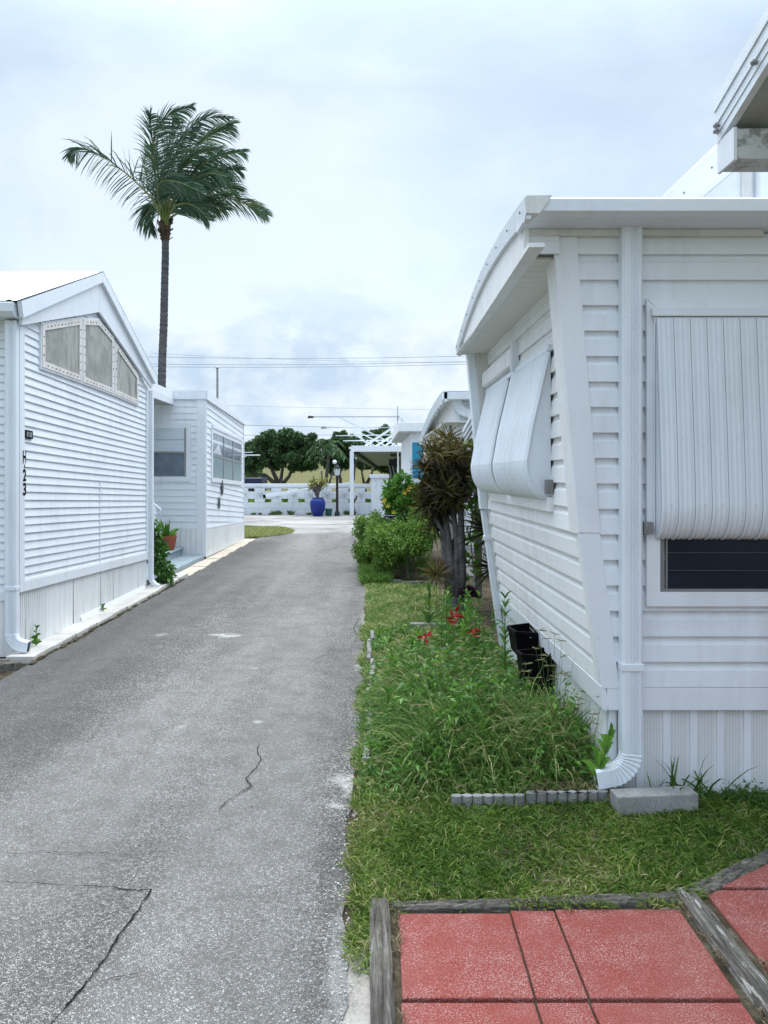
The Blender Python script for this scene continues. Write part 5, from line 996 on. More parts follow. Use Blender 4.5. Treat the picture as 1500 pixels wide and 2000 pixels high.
for k, f in enumerate(fr):
    dz = random.uniform(-1.6, 1.6) if k not in (0, 8, 10) else (-.2, 0, 0, 0, 0, 0, 0, 0, -.3, 0, -1.3)[k]
    ct = [Vector(P(px, py, PY+dz*i/(len(f)-1))) for i, (px, py) in enumerate(f)]; pts = []
    for i in range(len(ct)-1):
        p0, p1, p2, p3 = ct[max(i-1, 0)], ct[i], ct[i+1], ct[min(i+2, len(ct)-1)]
        for j in range(10): t = j/10; pts.append(0.5*((2*p1)+(p2-p0)*t+(2*p0-5*p1+4*p2-p3)*t*t+(3*p1-p0-3*p2+p3)*t**3))
    pts.append(ct[-1]); A_ = np.array([tuple(p) for p in pts]); m = len(A_)
    mb = MB(); mb.tube(pts[::2]+[pts[-1]], [0.030*(1-.85*i/(len(pts[::2]))) for i in range(len(pts[::2])+1)], 5); ro = mb.build('frond', M['rachis'], pt_)
    n = 62; t = np.linspace(.16, .995, n)*(m-1); i0 = np.minimum(t.astype(int), m-2); fr_ = (t-i0)[:, None]; pos = A_[i0]*(1-fr_)+A_[i0+1]*fr_; tg = norm(A_[i0+1]-A_[i0]); VV = []; 
    for s in (1, -1):
        side = norm(np.cross(tg, [0, 1.0, 0.25])+rng.normal(0, .06, (n, 3)))*s
        wind = np.array([0.55, 0, -0.05]) if k not in (0, 11) else np.array([.12, 0, -.55])
        d = norm(tg*0.75+side*0.62+wind+np.array([0, 0, -.18])+rng.normal(0, .11, (n, 3))); u = t/(m-1)
        Lf = 0.72*np.sin(np.pi*np.clip(u*.86+.12, 0, 1))**.7*rng.uniform(.85, 1.1, n)+.08
        VV.append((pos, d, Lf))
    pos = np.concatenate([v[0] for v in VV]); d = np.concatenate([v[1] for v in VV]); Lf = np.concatenate([v[2] for v in VV])
    V, Q, T, mm_ = blade_geo(pos, d, Lf, .034, .62, 3); npobj('leaflets', V, [Q, T], M['palm'], ro, tint=np.repeat(np.clip(rng.normal(.42+(.25 if k in (4, 8, 9) else 0), .18, len(pos)), 0, 1), mm_))
mb = MB()
for px in (314, 319, 324, 329): mb.tube([P(322+(px-322)*.4, 440, PY-.1), P(px, 415, PY-.15), P(px+(px-322)*.6, 395, PY-.1)], [.05, .035, .02], 6)
mb.build('petioles', M['frangi'], pt_, kind='stuff')
# ------------------------------------------------------------------ trees beyond the wall
def tree(label, base, limbs, ells, nl, leaf, mat, tint=.45, name='tree', trunk_r=.14, nclump=20, cf=.24, group='trees beyond the far wall'):
    t = thing(name, label, 'tree', base, group=group); mb = MB(); b0 = Vector(base)
    for lb in limbs: 
        pp = [Vector(p) for p in lb]; r0 = trunk_r; mb.tube(pp, [r0*(1-.7*i/(len(pp)-1)) for i in range(len(pp))], 7)
        for _ in range(3):
            e = ells[rng.integers(len(ells))]; s_ = pp[-1]; e_ = Vector((e[0]+random.uniform(-.6, .6)*e[3], e[1]+random.uniform(-.6, .6)*e[4], e[2]+random.uniform(-.3, .6)*e[5]))
            if (e_-s_).length < 3.2: mb.tube([s_, s_.lerp(e_, .5)+Vector((random.uniform(-.15, .15), 0, .1)), e_], [trunk_r*.3, trunk_r*.2, .01], 5)
    mb.build('trunk', M['bark'], t, smooth=True); cl = []
    for e in ells: cl += clumps(e, nclump, cf)
    pos, dv = cloud(cl, nl, .3); d = norm(dv+rng.normal(0, .6, dv.shape)+[0, 0, .15]); V, T, m = leaf_geo(pos, d, rng.uniform(.7, 1.2, nl)*leaf, leaf*.5, .2, .25)
    ci = np.clip(tint+rng.normal(0, .2, nl), 0, 1); npobj('crown', V, [T], mat, t, tint=np.repeat(ci, m)); return t
def E(px, py, Y, rx, ry, depth=1.2): c = P(px, py, Y); return (c[0], Y, c[2], rx*Y/1500, depth, ry*Y/1500)
Yt = 42
def PT(*a): return [P(px, py, Yt+(dy[0] if dy else 0)) for px, py, *dy in a]
tree('widest dark sea-grape tree on bent trunks, nearest the left home', P(545, 975, Yt), [PT((545, 985), (547, 945), (552, 915), (560, 885)), PT((543, 950), (520, 930), (498, 925), (487, 905)), PT((540, 955), (515, 948), (500, 935), (490, 925)), PT((547, 950), (565, 930), (575, 900)), PT((544, 945), (530, 915), (520, 890))],
     [E(505, 880, Yt, 28, 26), E(545, 872, Yt, 35, 26), E(590, 865, Yt, 30, 24), E(525, 855, Yt, 22, 18), E(580, 893, Yt, 34, 26), E(610, 895, Yt, 22, 24), E(532, 898, Yt, 36, 18), E(488, 898, Yt, 14, 22), E(560, 850, Yt, 14, 14)], 36000, .17, M['tree'], .5)
tree('dark bushy tree standing between the small palm and the carport posts', P(680, 975, Yt+2), [PT((672, 980, 2), (665, 940, 2), (660, 900, 2)), PT((676, 975, 2), (690, 935, 2), (695, 900, 2))], [E(672, 888, Yt+2, 22, 26), E(655, 905, Yt+2, 18, 20), E(690, 870, Yt+2, 24, 20), E(668, 860, Yt+2, 22, 18), E(640, 890, Yt+2, 14, 22)], 17000, .17, M['tree'], .45)
tree('tree seen over and under the carport roof', P(715, 975, Yt+4), [PT((717, 985, 4), (712, 950, 4), (705, 915, 4)), PT((714, 950, 4), (728, 920, 4))], [E(715, 905, Yt+4, 22, 20), E(742, 850, Yt+4, 22, 22), E(735, 900, Yt+4, 26, 18), E(765, 862, Yt+4, 14, 14), E(720, 862, Yt+4, 16, 18), E(757, 905, Yt+4, 22, 16)], 15000, .17, M['tree'], .5)
tree('low pale hedge-like tree over the blue tarpaulin beside the far left home', P(495, 960, 44), [[P(495, 985, 44), P(495, 950, 44), P(493, 930, 44)]], [E(488, 930, 44, 18, 8), E(508, 930, 44, 10, 5), E(484, 905, 44, 10, 18)], 5000, .20, M['tree'], .75)
tree('farthest dark trees massed low behind the far left home', P(470, 960, 50), [[P(470, 985, 50), P(472, 940, 50), P(470, 900, 50)]], [E(465, 905, 50, 26, 24), E(440, 905, 50, 26, 22), E(497, 915, 50, 20, 18)], 7000, .22, M['tree'], .4)
sp = thing('palm_tree', 'small palm with drooping fronds in front of the dark trees beyond the wall', 'palm tree', P(640, 975, 40)); mb = MB(); mb.tube([P(636, 985, 40), P(637, 940, 40), P(641, 895, 40), P(641, 872, 40)], [.10, .09, .08, .07], 8); mb.tube([P(640, 985, 40), P(643, 945, 40), P(652, 915, 40)], [.07, .06, .04], 8); mb.tube([P(632, 985, 40), P(631, 950, 40), P(628, 920, 40)], [.07, .06, .04], 8); mb.build('trunk', M['bark'], sp, smooth=True)
for k in range(17):
    a = random.uniform(0, 6.28); el = random.uniform(.1, 1.2); L_ = random.uniform(1.0, 1.35); c0 = np.array(P(641, 870, 40)); d0 = np.array([math.cos(a)*math.cos(el), math.sin(a)*math.cos(el), math.sin(el)]); u = np.linspace(0, 1, 14)[:, None]; A_ = c0+d0*u*L_-np.array([0, 0, 1])*u**2*L_*.75
    mb = MB(); mb.tube([tuple(p) for p in A_[::3]], [.02, .015, .012, .008, .004], 4); ro = mb.build('frond', M['rachis'], sp); i0 = np.repeat(np.arange(1, 13), 5); tg = norm(A_[i0+1]-A_[i0]); pos = A_[i0]+(A_[i0+1]-A_[i0])*rng.uniform(0, 1, (60, 1)); s_ = np.where(rng.uniform(size=(60, 1)) < .5, 1, -1)
    d = norm(tg*.6+norm(np.cross(tg, [0, 0, 1.0]))*s_*.7+[0, 0, -.35]); V, Q, T, m = blade_geo(pos, d, .42, .05, .5, 2); npobj('leaflets', V, [Q, T], M['tree'], ro, tint=np.repeat(rng.uniform(.3, .8, 60), m))
hb = clumps((-2.2, 34.6, .45, 5.5, .8, .45), 60, .16, .2); pos, dv = cloud(hb, 9000, .2); V, T, m = leaf_geo(pos, norm(dv+rng.normal(0, .5, dv.shape)), .2, .12); o = npobj('hedge', V, [T], M['shrub'], None, tint=np.repeat(rng.uniform(.6, 1, 9000), m)); o['label'] = 'green hedge growing low behind the pierced far wall'; o['category'] = 'hedge'
# ------------------------------------------------------------------ dracaena
DY = 9.4
dr = thing('dracaena', 'spiky dark olive dracaena on several grey trunks beside the near home', 'tree', P(885, 1185, DY)); 
heads = [(872, 862, 44), (903, 886, 44), (850, 884, 36), (836, 915, 40), (862, 922, 44), (842, 955, 46), (882, 940, 38), (834, 985, 42), (866, 995, 40), (850, 1025, 30), (892, 975, 32), (906, 925, 34), (880, 895, 38), (855, 900, 40), (850, 975, 44), (870, 960, 40), (880, 1070, 24)]
stems = [[(876, 1192), (876, 1130), (868, 1075), (864, 1030), (852, 985)], [(884, 1192), (884, 1120), (876, 1060), (868, 1000), (850, 930)], [(890, 1192), (893, 1125), (893, 1060), (884, 990), (872, 900)], [(898, 1192), (903, 1120), (901, 1050), (900, 960), (902, 900)], [(880, 1190), (880, 1100), (866, 1040), (838, 990)], [(893, 1190), (897, 1110), (888, 1030), (882, 950)]]
for k, s_ in enumerate(stems):
    mb = MB(); dd = random.uniform(-.25, .25); mb.tube([P(px, py, DY+dd*i/4) for i, (px, py) in enumerate(s_)], [(.062 if k < 4 else .04)*(1-.16*i)*random.uniform(.92, 1.08) for i in range(len(s_))], 9); mb.build('stem', M['drac_bark'], dr, smooth=True)
mb = MB(); mb.lathe(P(886, 1196, DY), [(.17, -.02), (.15, .05), (.11, .13), (.07, .2)], 12); mb.build('root_base', M['drac_bark'], dr, smooth=True)
for (px, py, sz) in heads:
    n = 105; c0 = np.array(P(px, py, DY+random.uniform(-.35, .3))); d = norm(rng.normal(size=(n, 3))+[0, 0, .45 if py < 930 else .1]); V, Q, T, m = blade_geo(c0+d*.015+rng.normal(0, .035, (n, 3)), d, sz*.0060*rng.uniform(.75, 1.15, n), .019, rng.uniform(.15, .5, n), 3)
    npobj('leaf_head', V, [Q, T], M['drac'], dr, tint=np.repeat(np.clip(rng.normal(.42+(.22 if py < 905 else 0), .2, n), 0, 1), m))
n = 3200; cl = [E(858, 955, DY, 26, 60, .22), E(880, 930, DY, 30, 55, .25)]; pos, dv = cloud(cl, n, .2); d = norm(dv*[1, 1, .3]+[0, 0, -.9]+rng.normal(0, .3, dv.shape)); V, Q, T, m = blade_geo(pos, d, rng.uniform(.10, .2, n), .014, .3, 2); npobj('dead_leaves', V, [Q, T], M['drac'], dr, tint=np.repeat(rng.uniform(0, .45, n), m), kind='stuff')
def rosette(name, label, cat, px, py, Y, n, L_, wd, mat, tint, up=.4, droop=.35):
    c0 = P(px, py, Y); o = thing(name, label, cat, c0); d = norm(rng.normal(size=(n, 3))+[0, 0, up]); d[:, 2] = np.abs(d[:, 2]) if up > .5 else d[:, 2]
    V, Q, T, m = blade_geo(np.array(c0)+d*.02, d, L_*rng.uniform(.7, 1.15, n), wd, droop, 3); npobj('leaves', V, [Q, T], mat, o, tint=np.repeat(np.clip(rng.normal(tint, .2, n), 0, 1), m)); return o
rosette('dracaena', 'young pale spiky dracaena rosette left of the grey trunks, low down', 'plant', 852, 1125, 9.3, 110, .26, .013, M['drac'], .78)
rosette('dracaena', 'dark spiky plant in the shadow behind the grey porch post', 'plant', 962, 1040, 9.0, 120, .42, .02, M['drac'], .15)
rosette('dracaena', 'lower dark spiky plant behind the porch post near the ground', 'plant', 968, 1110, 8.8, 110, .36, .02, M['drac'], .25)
rosette('purple_plant', 'dark purple-leaved plant at the foot of the dracaena trunks', 'plant', 915, 1165, 8.9, 420, .13, .016, M['purple'], .5, .8)
# vine of heart leaves beside the dracaena
vn = thing('vine', 'bright heart-leaved vine climbing right of the dracaena', 'vine', P(925, 1110, 9.6)); mb = MB(); vp = [(925, 1120), (918, 1040), (930, 980), (915, 920), (926, 890), (920, 872)]; mb.tube([P(*p, 9.6) for p in vp], .008, 5); mb.build('stem', M['stem'], vn)
n = 210; t = rng.uniform(0, 1, n)*5; i0 = np.minimum(t.astype(int), 4); A_ = np.array([P(*p, 9.6) for p in vp]); pos = A_[i0]+(A_[i0+1]-A_[i0])*(t-i0)[:, None]+rng.normal(0, .075, (n, 3)); d = norm(rng.normal(0, .5, (n, 3))+[0, -.2, -.8]); V, T, m = leaf_geo(pos, d, rng.uniform(.06, .13, n), .085, .15, .1); npobj('leaves', V, [T], M['bright'], vn, tint=np.repeat(rng.uniform(.1, .95, n), m))
# shrubs along the road edge
def shrub(label, ells, n, leaf, wd, mat, tint, stems=14, k=12, cf=.34, cat='shrub'):
    b = ells[0]; o = thing('shrub', label, cat, (b[0], b[1], 0)); mb = MB()
    for _ in range(stems): e = ells[rng.integers(len(ells))]; x = e[0]+random.uniform(-.5, .5)*e[3]; mb.tube([(x, e[1]+random.uniform(-.3, .3), 0), (x+random.uniform(-.15, .15), e[1], e[2]), (x+random.uniform(-.2, .2), e[1]+random.uniform(-.2, .2), e[2]+e[5]*.8)], [.012, .008, .004], 5)
    mb.build('stems', M['stem'], o, kind='stuff'); cl = []
    for e in ells: cl += clumps(e, k, cf, .08)
    pos, dv = cloud(cl, n, .25); pos[:, 2] = np.abs(pos[:, 2])+.02; d = norm(dv+rng.normal(0, .6, dv.shape)+[0, 0, .35]); V, T, m = leaf_geo(pos, d, rng.uniform(.6, 1.25, n)*leaf, wd, .2, .25); npobj('foliage', V, [T], mat, o, tint=np.repeat(np.clip(rng.normal(tint, .22, n), 0, 1), m)); return o
shrub('wide low light green shrub spilling to the road edge left of the dracaena', [(.30, 12.2, .42, .42, .8, .42), (.80, 12.1, .48, .42, .7, .42), (.08, 13.3, .50, .38, .7, .42), (.65, 13.4, .62, .55, .7, .46), (.2, 14.6, .5, .35, .8, .42)], 34000, .055, .026, M['shrub'], .58, 30)
shrub('taller glossy green shrub behind the low shrub, dotted with yellow flowers', [(.78, 14.6, 1.1, .42, .5, .50), (.50, 14.4, .80, .32, .45, .45), (1.0, 14.9, .95, .42, .5, .60), (.75, 14.4, .45, .5, .5, .35)], 11000, .115, .055, M['bright'], .5, 12)
fl = thing('flowers', 'small yellow flowers on the tall glossy shrub', 'flowers', P(760, 980, 14)); mb = MB()
for px, py in ((748, 979), (751, 976), (757, 988), (802, 951), (798, 956), (790, 962), (768, 1000)):
    c = P(px, py, 13.95)
    for q in range(5): a = q*1.256; mb.poly([c, (c[0]+.04*math.cos(a), c[1]-.02, c[2]+.04*math.sin(a)), (c[0]+.04*math.cos(a+.7), c[1]-.02, c[2]+.04*math.sin(a+.7))])
mb.build('petals', M['yellow_petal'], fl, kind='stuff')
npot = thing('planter', 'small navy blue pot nestled in the shrubs by the road', 'planter', P(762, 1022, 12.9)); mb = MB(); mb.lathe(P(762, 1022, 12.9), [(.06, 0), (.09, .1), (.10, .1), (.10, .13), (.07, .13)], 16); mb.build('pot', M['navy'], npot, smooth='auto')
# ivy and weeds on the left
iv = thing('ivy', 'dark leafy climber at the far corner of the H-23 home beside its downspout', 'ivy', (-3.02, 11.1, 0)); cl = [(-2.98, 11.15, .18, .14, .2, .18), (-3.05, 11.2, .45, .10, .15, .25), (-3.12, 11.2, .75, .08, .12, .2)]; pos, dv = cloud(cl, 900, .2); V, T, m = leaf_geo(pos, norm(dv+rng.normal(0, .5, dv.shape)), .07, .05, .1, .2); npobj('leaves', V, [T], M['bright'], iv, tint=np.repeat(rng.uniform(0, .6, 900), m)); mb = MB(); mb.tube([(-3.05, 11.15, 0), (-3.08, 11.18, .5), (-3.12, 11.2, .85)], .008, 5); mb.build('stem', M['stem'], iv)
def sprout(label, x, y, z, h, pairs, L_, wd, mat=None, lean=(0, 0), tint=.6, name='weed_plant', cat='plant', el=.55, group=None):
    o = thing(name, label, cat, (x, y, z), group=group); mb = MB(); top = (x+lean[0], y+lean[1], z+h); mid = (x+lean[0]*.35, y+lean[1]*.35, z+h*.5); mb.tube([(x, y, z-.02), mid, top], [.005+.004*h, .004+.002*h, .002], 6); mb.build('stem', M['stem'], o); pos, d, Ls = [], [], []
    for i in range(pairs):
        t = (i+1)/pairs; c = np.array(mid)*(1-t)*2*0+np.array((x, y, z))*(1-t)+np.array(top)*t
        for s_ in range(3 if t > .8 else 2):
            a = i*2.2+s_*3.1416+random.uniform(-.5, .5); e = el+t*.5+random.uniform(-.2, .2); pos.append(c); d.append((math.cos(a)*math.cos(e), math.sin(a)*math.cos(e), math.sin(e))); Ls.append(L_*(1.1-.55*t)*random.uniform(.8, 1.15))
    n = len(pos); V, Q, T, m = blade_geo(np.array(pos), np.array(d), np.array(Ls), np.array(Ls)*wd/L_, .75, 4); npobj('leaves', V, [Q, T], mat or M['bright'], o, tint=np.repeat(np.clip(rng.normal(tint, .15, n), 0, 1), m)); return o
sprout('small leafy weed at the foot of the H-23 home skirt near its elbow', -3.05, 7.05, .04, .17, 7, .07, .04, tint=.45); sprout('tiny weed growing from the slab joint midway along the H-23 home', -3.06, 8.85, .04, .07, 4, .06, .035, tint=.5); sprout('dark weed left of the H-23 downspout', -3.36, 6.72, 0, .12, 5, .06, .03, tint=.2)
sprout('broad-leaved plant standing in the middle of the tall weeds', .615, 4.12, 0, .24, 7, .15, .042, tint=.7); sprout('leafy plant leaning against the near home beside the downspout elbow', 1.115, 3.78, .10, .22, 8, .12, .04, lean=(.08, 0), tint=.75, el=.9)
sprout('tall milkweed in front of the nose wall above the black tubs', .985, 5.55, 0, .72, 11, .15, .026, tint=.6); sprout('milkweed right of the red flower under the nose wall corner', .88, 6.6, 0, .50, 9, .14, .028, tint=.6); sprout('milkweed at the foot of the dracaena, farthest back', .80, 7.6, 0, .48, 9, .14, .03, tint=.6); sprout('milkweed with broad leaves beside the porch post', 1.05, 7.3, 0, .46, 9, .14, .03, tint=.6); sprout('pale broad-leaved stem left of the dracaena base', .62, 7.9, 0, .42, 5, .17, .05, tint=.35, el=1.0)
sprout('leafy plant at the left edge of the tall weeds, farther one', .17, 5.4, 0, .30, 8, .13, .04, tint=.7); sprout('leafy plant at the left edge of the tall weeds, nearer one', .12, 4.75, 0, .26, 8, .12, .038, tint=.45); sprout('leafy plant at the road side just behind the tall weeds', .10, 7.3, 0, .16, 6, .10, .032, tint=.75)
for i in range(18): sprout('milkweed among the crowd of plants under the nose wall', random.uniform(.62, 1.12), random.uniform(5.9, 8.2), 0, random.uniform(.28, .52), 10, .13, .034, tint=random.uniform(.35, .8), group='milkweeds under the nose wall')
for i in range(9): sprout('low broad-leaved weed growing through the tall grass', random.uniform(.1, 1.0), random.uniform(4.3, 6.2), 0, random.uniform(.22, .36), 7, .11, .034, tint=random.uniform(.5, .85), group='broad-leaved weeds in the grass')
def redflower(label, px, py, Y, s):
    c = P(px, py, Y); o = thing('red_flower', label, 'flower', (c[0], Y, 0), group='red flowers among the weeds'); mb = MB(); mb.tube([(c[0], Y, 0), (c[0]-.01, Y, c[2]*.6), c], .005, 5); mb.build('stem', M['stem'], o)
    n = 16; d = norm(rng.normal(size=(n, 3))*[1, .7, .6]+[0, -.2, .35]); V, T, m = leaf_geo(np.array(c)+rng.normal(0, .25*s, (n, 3)), d, s*rng.uniform(.7, 1.2, n), s*.42, .3, .1); npobj('petals', V, [T], M['red_petal'], o); d = norm(rng.normal(size=(4, 3))+[0, 0, 1.0]); V, Q, T, m = blade_geo(np.tile(np.array([[c[0], Y, .02]]), (4, 1)), d, .3, .05, .4, 4); npobj('leaves', V, [Q, T], M['bright'], o, tint=np.repeat(rng.uniform(.4, .8, 4), m))
redflower('largest cluster of red petals, highest above the weeds', 889, 1205, 5.9, .085); redflower('red petals low at the left of the three flowers', 830, 1245, 5.8, .06); redflower('dull red petals at the right near the nose wall', 926, 1238, 5.8, .05)
def tuft(label, x, y, n, L_, wd, tint=.3, spread=.035, up=1.1, mat=None):
    o = thing('grass_tuft', label, 'grass tuft', (x, y, 0)); pos = np.array([[x, y, 0]])+rng.normal(0, spread, (n, 3))*[1, .5, 0]; d = norm(rng.normal(0, .55, (n, 3))+[0, -.1, up]); V, Q, T, m = blade_geo(pos, d, L_*rng.uniform(.6, 1.15, n), wd, rng.uniform(.35, .9, n), 4); npobj('blades', V, [Q, T], mat or M['weed'], o, tint=np.repeat(np.clip(rng.normal(tint, .12, n), 0, 1), m)); return o
tuft('dark long-bladed grass tuft behind the concrete block', 1.53, 3.76, 22, .25, .011); tuft('tall dark grass tuft against the perforated skirt', 1.655, 3.75, 9, .27, .010); tuft('small grass tuft between the elbow and the block', 1.40, 3.77, 12, .16, .008, .45)
for lb, x, n_ in (('small feathery weed right of the concrete block', 1.82, 420), ('feathery weed at the right edge below the skirt', 2.05, 420)):
    o = thing('weed_plant', lb, 'plant', (x, 3.72, 0)); pos, dv = cloud([(x-.06, 3.74, .05, .06, .05, .05), (x+.03, 3.72, .07, .07, .05, .06), (x+.09, 3.7, .04, .05, .05, .04)], n_, .2); V, T, m = leaf_geo(pos, norm(dv+rng.normal(0, .6, dv.shape)), .016, .009); npobj('foliage', V, [T], M['weed'], o, tint=np.repeat(rng.uniform(.1, .5, n_), m))
# ------------------------------------------------------------------ edging stones and block
def edging(label, group, x, y, ang, n, r=.026, h=.075, z0=-.01):
    mb = MB(); c, s_ = math.cos(ang), math.sin(ang); pts = []
    for i in range(n):
        for q in range(7): a = math.pi*(1.0+q/6); pts.append(((i-.5*n+.5)*2*r*.97+r*math.cos(a), r*.75*math.sin(a)))
    for i in reversed(range(n)):
        for q in range(7): a = math.pi*q/6; pts.append(((i-.5*n+.5)*2*r*.97+r*math.cos(a), r*.75*math.sin(a)))
    hh = [h+random.uniform(-.004, .004) for _ in range(2)]; lo = [(x+a*c-b*s_, y+a*s_+b*c, z0) for a, b in pts]; hi = [(p[0], p[1], z0+h+(hh[0]-h)*1.0) for p in lo]; mb.hexa(lo, hi)
    o = mb.build('edging_stone', M['cblock'], None, bevel=.004, label=label, cat='edging stone', group=group); return o
edging('scalloped grey edging stone at the left end of the row in front of the weeds', 'scalloped edging in front of the weed bed', .575, 3.70, .02, 7); edging('scalloped grey edging stone at the right end of the row, touching the concrete block', 'scalloped edging in front of the weed bed', .965, 3.735, .05, 8)
for i in range(9): edging(['nearest scalloped edging stone between road and weeds', 'second nearest scalloped edging stone between road and weeds', 'third nearest scalloped edging stone between road and weeds', 'fourth nearest scalloped edging stone between road and weeds', 'middle scalloped edging stone of the nine between road and weeds', 'fourth farthest scalloped edging stone between road and weeds', 'third farthest scalloped edging stone between road and weeds', 'second farthest scalloped edging stone between road and weeds', 'farthest scalloped edging stone between road and weeds'][i], 'scalloped edging along the road side', .018+.02*math.sin(i*1.7)-(.03 if i < 2 else 0), 4.35+i*.39, math.pi/2+random.uniform(-.04, .04), 7, .027, .072)
mb = MB(); mb.hexa([(1.17, 3.60, 0), (1.565, 3.64, 0), (1.555, 3.74, 0), (1.16, 3.70, 0)], [(1.17, 3.60, .095), (1.565, 3.64, .095), (1.555, 3.74, .095), (1.16, 3.70, .095)]); mb.build('concrete_block', M['cblock'], None, bevel=.006, label='rough grey concrete block lying in front of the downspout elbow', cat='concrete block')
edging('low grey edging stone before the shrubs beside the dracaena', 'edging stones before the shrubs', .25, 11.35, 0, 8, .03, .08); edging('low grey edging stone near the grey trunks', 'edging stones before the shrubs', .75, 11.2, .05, 8, .03, .08); 
mb = MB(); mb.box(.42, 7.85, 0, .85, 7.95, .09); mb.build('paving_stone', M['cblock'], None, bevel=.008, label='grey stone half hidden in plants left of the dracaena base', cat='stone')
# ------------------------------------------------------------------ grass and weeds
def field(name, n, xf, yr, hf, wd, lean, droop, mat, tf, label, seg=3, z=0.0, keep=None):
    y = rng.uniform(yr[0], yr[1], n); x = xf(y, rng.uniform(0, 1, n))
    if keep is not None: k = keep(x, y); x, y = x[k], y[k]
    n = len(x); pos = np.stack([x, y, np.full(n, z)], 1); a = rng.uniform(0, 6.283, n); ln = lean*rng.uniform(.3, 1.3, n); d = np.stack([np.cos(a)*ln, np.sin(a)*ln, np.ones(n)], 1)
    L_ = hf(x, y)*rng.uniform(.55, 1.25, n); V, Q, T, m = blade_geo(pos, d, L_, wd*rng.uniform(.6, 1.3, n), droop*rng.uniform(.5, 1.5, n), seg)
    t = np.clip(tf(x, y)+rng.normal(0, .21, n), 0, 1); o = npobj(name, V, [Q, T], mat, None, tint=np.repeat(t, m), kind='stuff'); o['label'] = label; o['category'] = 'grass'; return o
def pn(x, y, s=1.0, k=0): return (np.sin(x*5.3*s+1.3+k)*np.cos(y*4.1*s+.7*k)+np.sin(x*11.7*s-y*7.9*s+k)*.6+np.sin(x*23*s+y*19*s+2*k)*.35)/1.95
def edge_back(x): return np.where(x < .6, 2.845+.03*x/.6, np.where(x < 1.25, 2.875+(x-.6)*.06, 2.96+(x-1.27)*.665))
jagx = lambda y, a=.05: a*(np.sin(y*9.1)+.7*np.sin(y*23+1)+.5*np.sin(y*51+2))*.5
lawn_keep = lambda x, y: (x > -.075+jagx(y)) & (y > edge_back(x)+.01-.05*(rng.uniform(size=len(x)) < .12)) & (rng.uniform(size=len(x)) < np.clip(1.0-.75*np.clip((.02-x)/.12, 0, 1)-.45*(pn(x, y, .8, 3) > .45), .08, 1))
field('lawn', 95000, lambda y, u: -.085+u*3.35, (2.80, 3.90), lambda x, y: .045+.022*(pn(x, y) > -.2)+.012*pn(x, y, 2, 1), .0052, 1.9, .8, M['lawn'], lambda x, y: .43+.22*pn(x, y, .9, 2)+.18*np.clip((.25-x)/.35, 0, 1)+.14*np.clip((3.05-y)/.2, 0, 1)-.14*np.clip((x-1.3)/.8, 0, 1), 'mown mat of broad-bladed lawn grass behind the red paving', keep=lawn_keep)
field('lawn_straw', 15000, lambda y, u: -.10+u*2.9, (2.82, 3.7), lambda x, y: .05+0*x, .0028, 3.0, .4, M['straw'], lambda x, y: .5+0*x, 'dry straw lying on the lawn', 2, .008, keep=lambda x, y: (y > edge_back(x)-.02) & ((pn(x, y, .8, 3) > .15) | (x < .1) | (y < edge_back(x)+.14)) & (rng.uniform(size=len(x)) < .6))
field('verge_fringe', 5200, lambda y, u: -.075+u*.12, (2.45, 3.3), lambda x, y: .05+0*x, .004, 1.8, .9, M['lawn'], lambda x, y: .6+0*x, 'sparse grass fringe creeping over the road edge', keep=lambda x, y: (x > -.06+jagx(y, .06)) & (rng.uniform(size=len(x)) < np.clip((y-2.35)/.5, 0, 1)*.8))
wl = lambda y: 1.17+0*y
def wh(x, y): 
    f = np.clip((y-3.72)/.45, 0, 1); g = np.clip((x+.02)/.35, .18, 1); back = np.clip((7.0-y)/1.4, .35, 1); return (.05+.38*f**1.2*g*back*(1-.50*np.clip((x-.72)/.2, 0, 1)*np.clip((y-4.5)/.35, 0, 1))*(1-.28*np.clip((y-5.2)/.5, 0, 1)))*(1+.22*pn(x, y, 1, 4))
field('tall_weeds', 52000, lambda y, u: -.03+u*1.20, (3.76, 7.9), wh, .0074, .75, 1.0, M['weed'], lambda x, y: .57+.16*pn(x, y, 1, 5)+.10*np.clip((y-5.2)/1.5, 0, 1)+.30*np.clip((x-.85)/.3, 0, 1)*np.clip((4.3-y)/.3, 0, 1), 'tall tangled weeds filling the bed beside the near home', 4, keep=lambda x, y: rng.uniform(size=len(x)) < np.clip(5.6/y-.2, 0, 1))
field('low_clover', 26000, lambda y, u: -.10+u*1.2, (3.70, 4.35), lambda x, y: .04+.02*pn(x, y, 2), .006, 1.8, .8, M['lawn'], lambda x, y: .52+.15*pn(x, y, 2, 1), 'low green ground cover at the front of the weed bed', keep=lambda x, y: (x > -.03+jagx(y, .06)+.10*np.exp(-((y-4.0)/.15)**2)) & (rng.uniform(size=len(x)) < np.where(x < .25, .45, 1)))
field('bed_edge_grass', 9000, lambda y, u: -.09+u*.14, (3.9, 8.2), lambda x, y: .07+0*x, .004, 1.2, 1.1, M['weed'], lambda x, y: .72+.15*pn(x, y, 2, 1), 'pale grass hanging over the edging along the road', keep=lambda x, y: (x > -.05+jagx(y*.6, .07)) & (pn(x, y*0+y, .6, 2) > -.35))
field('strip_grass', 30000, lambda y, u: -.02+u*1.0, (7.4, 11.4), lambda x, y: .085+.02*pn(x, y), .007, 1.3, .9, M['weed'], lambda x, y: .70+.15*pn(x, y, 1.3, 1), 'pale strip of grass between the weeds and the shrubs', keep=lambda x, y: rng.uniform(size=len(x)) < np.clip(1.25-x*1.0, .1, 1))
field('shrub_base_grass', 9000, lambda y, u: -.10+u*.4, (11.2, 16.5), lambda x, y: .20+0*x, .012, .7, .8, M['shrub'], lambda x, y: .45+0*x, 'grassy growth at the road side of the shrubs')
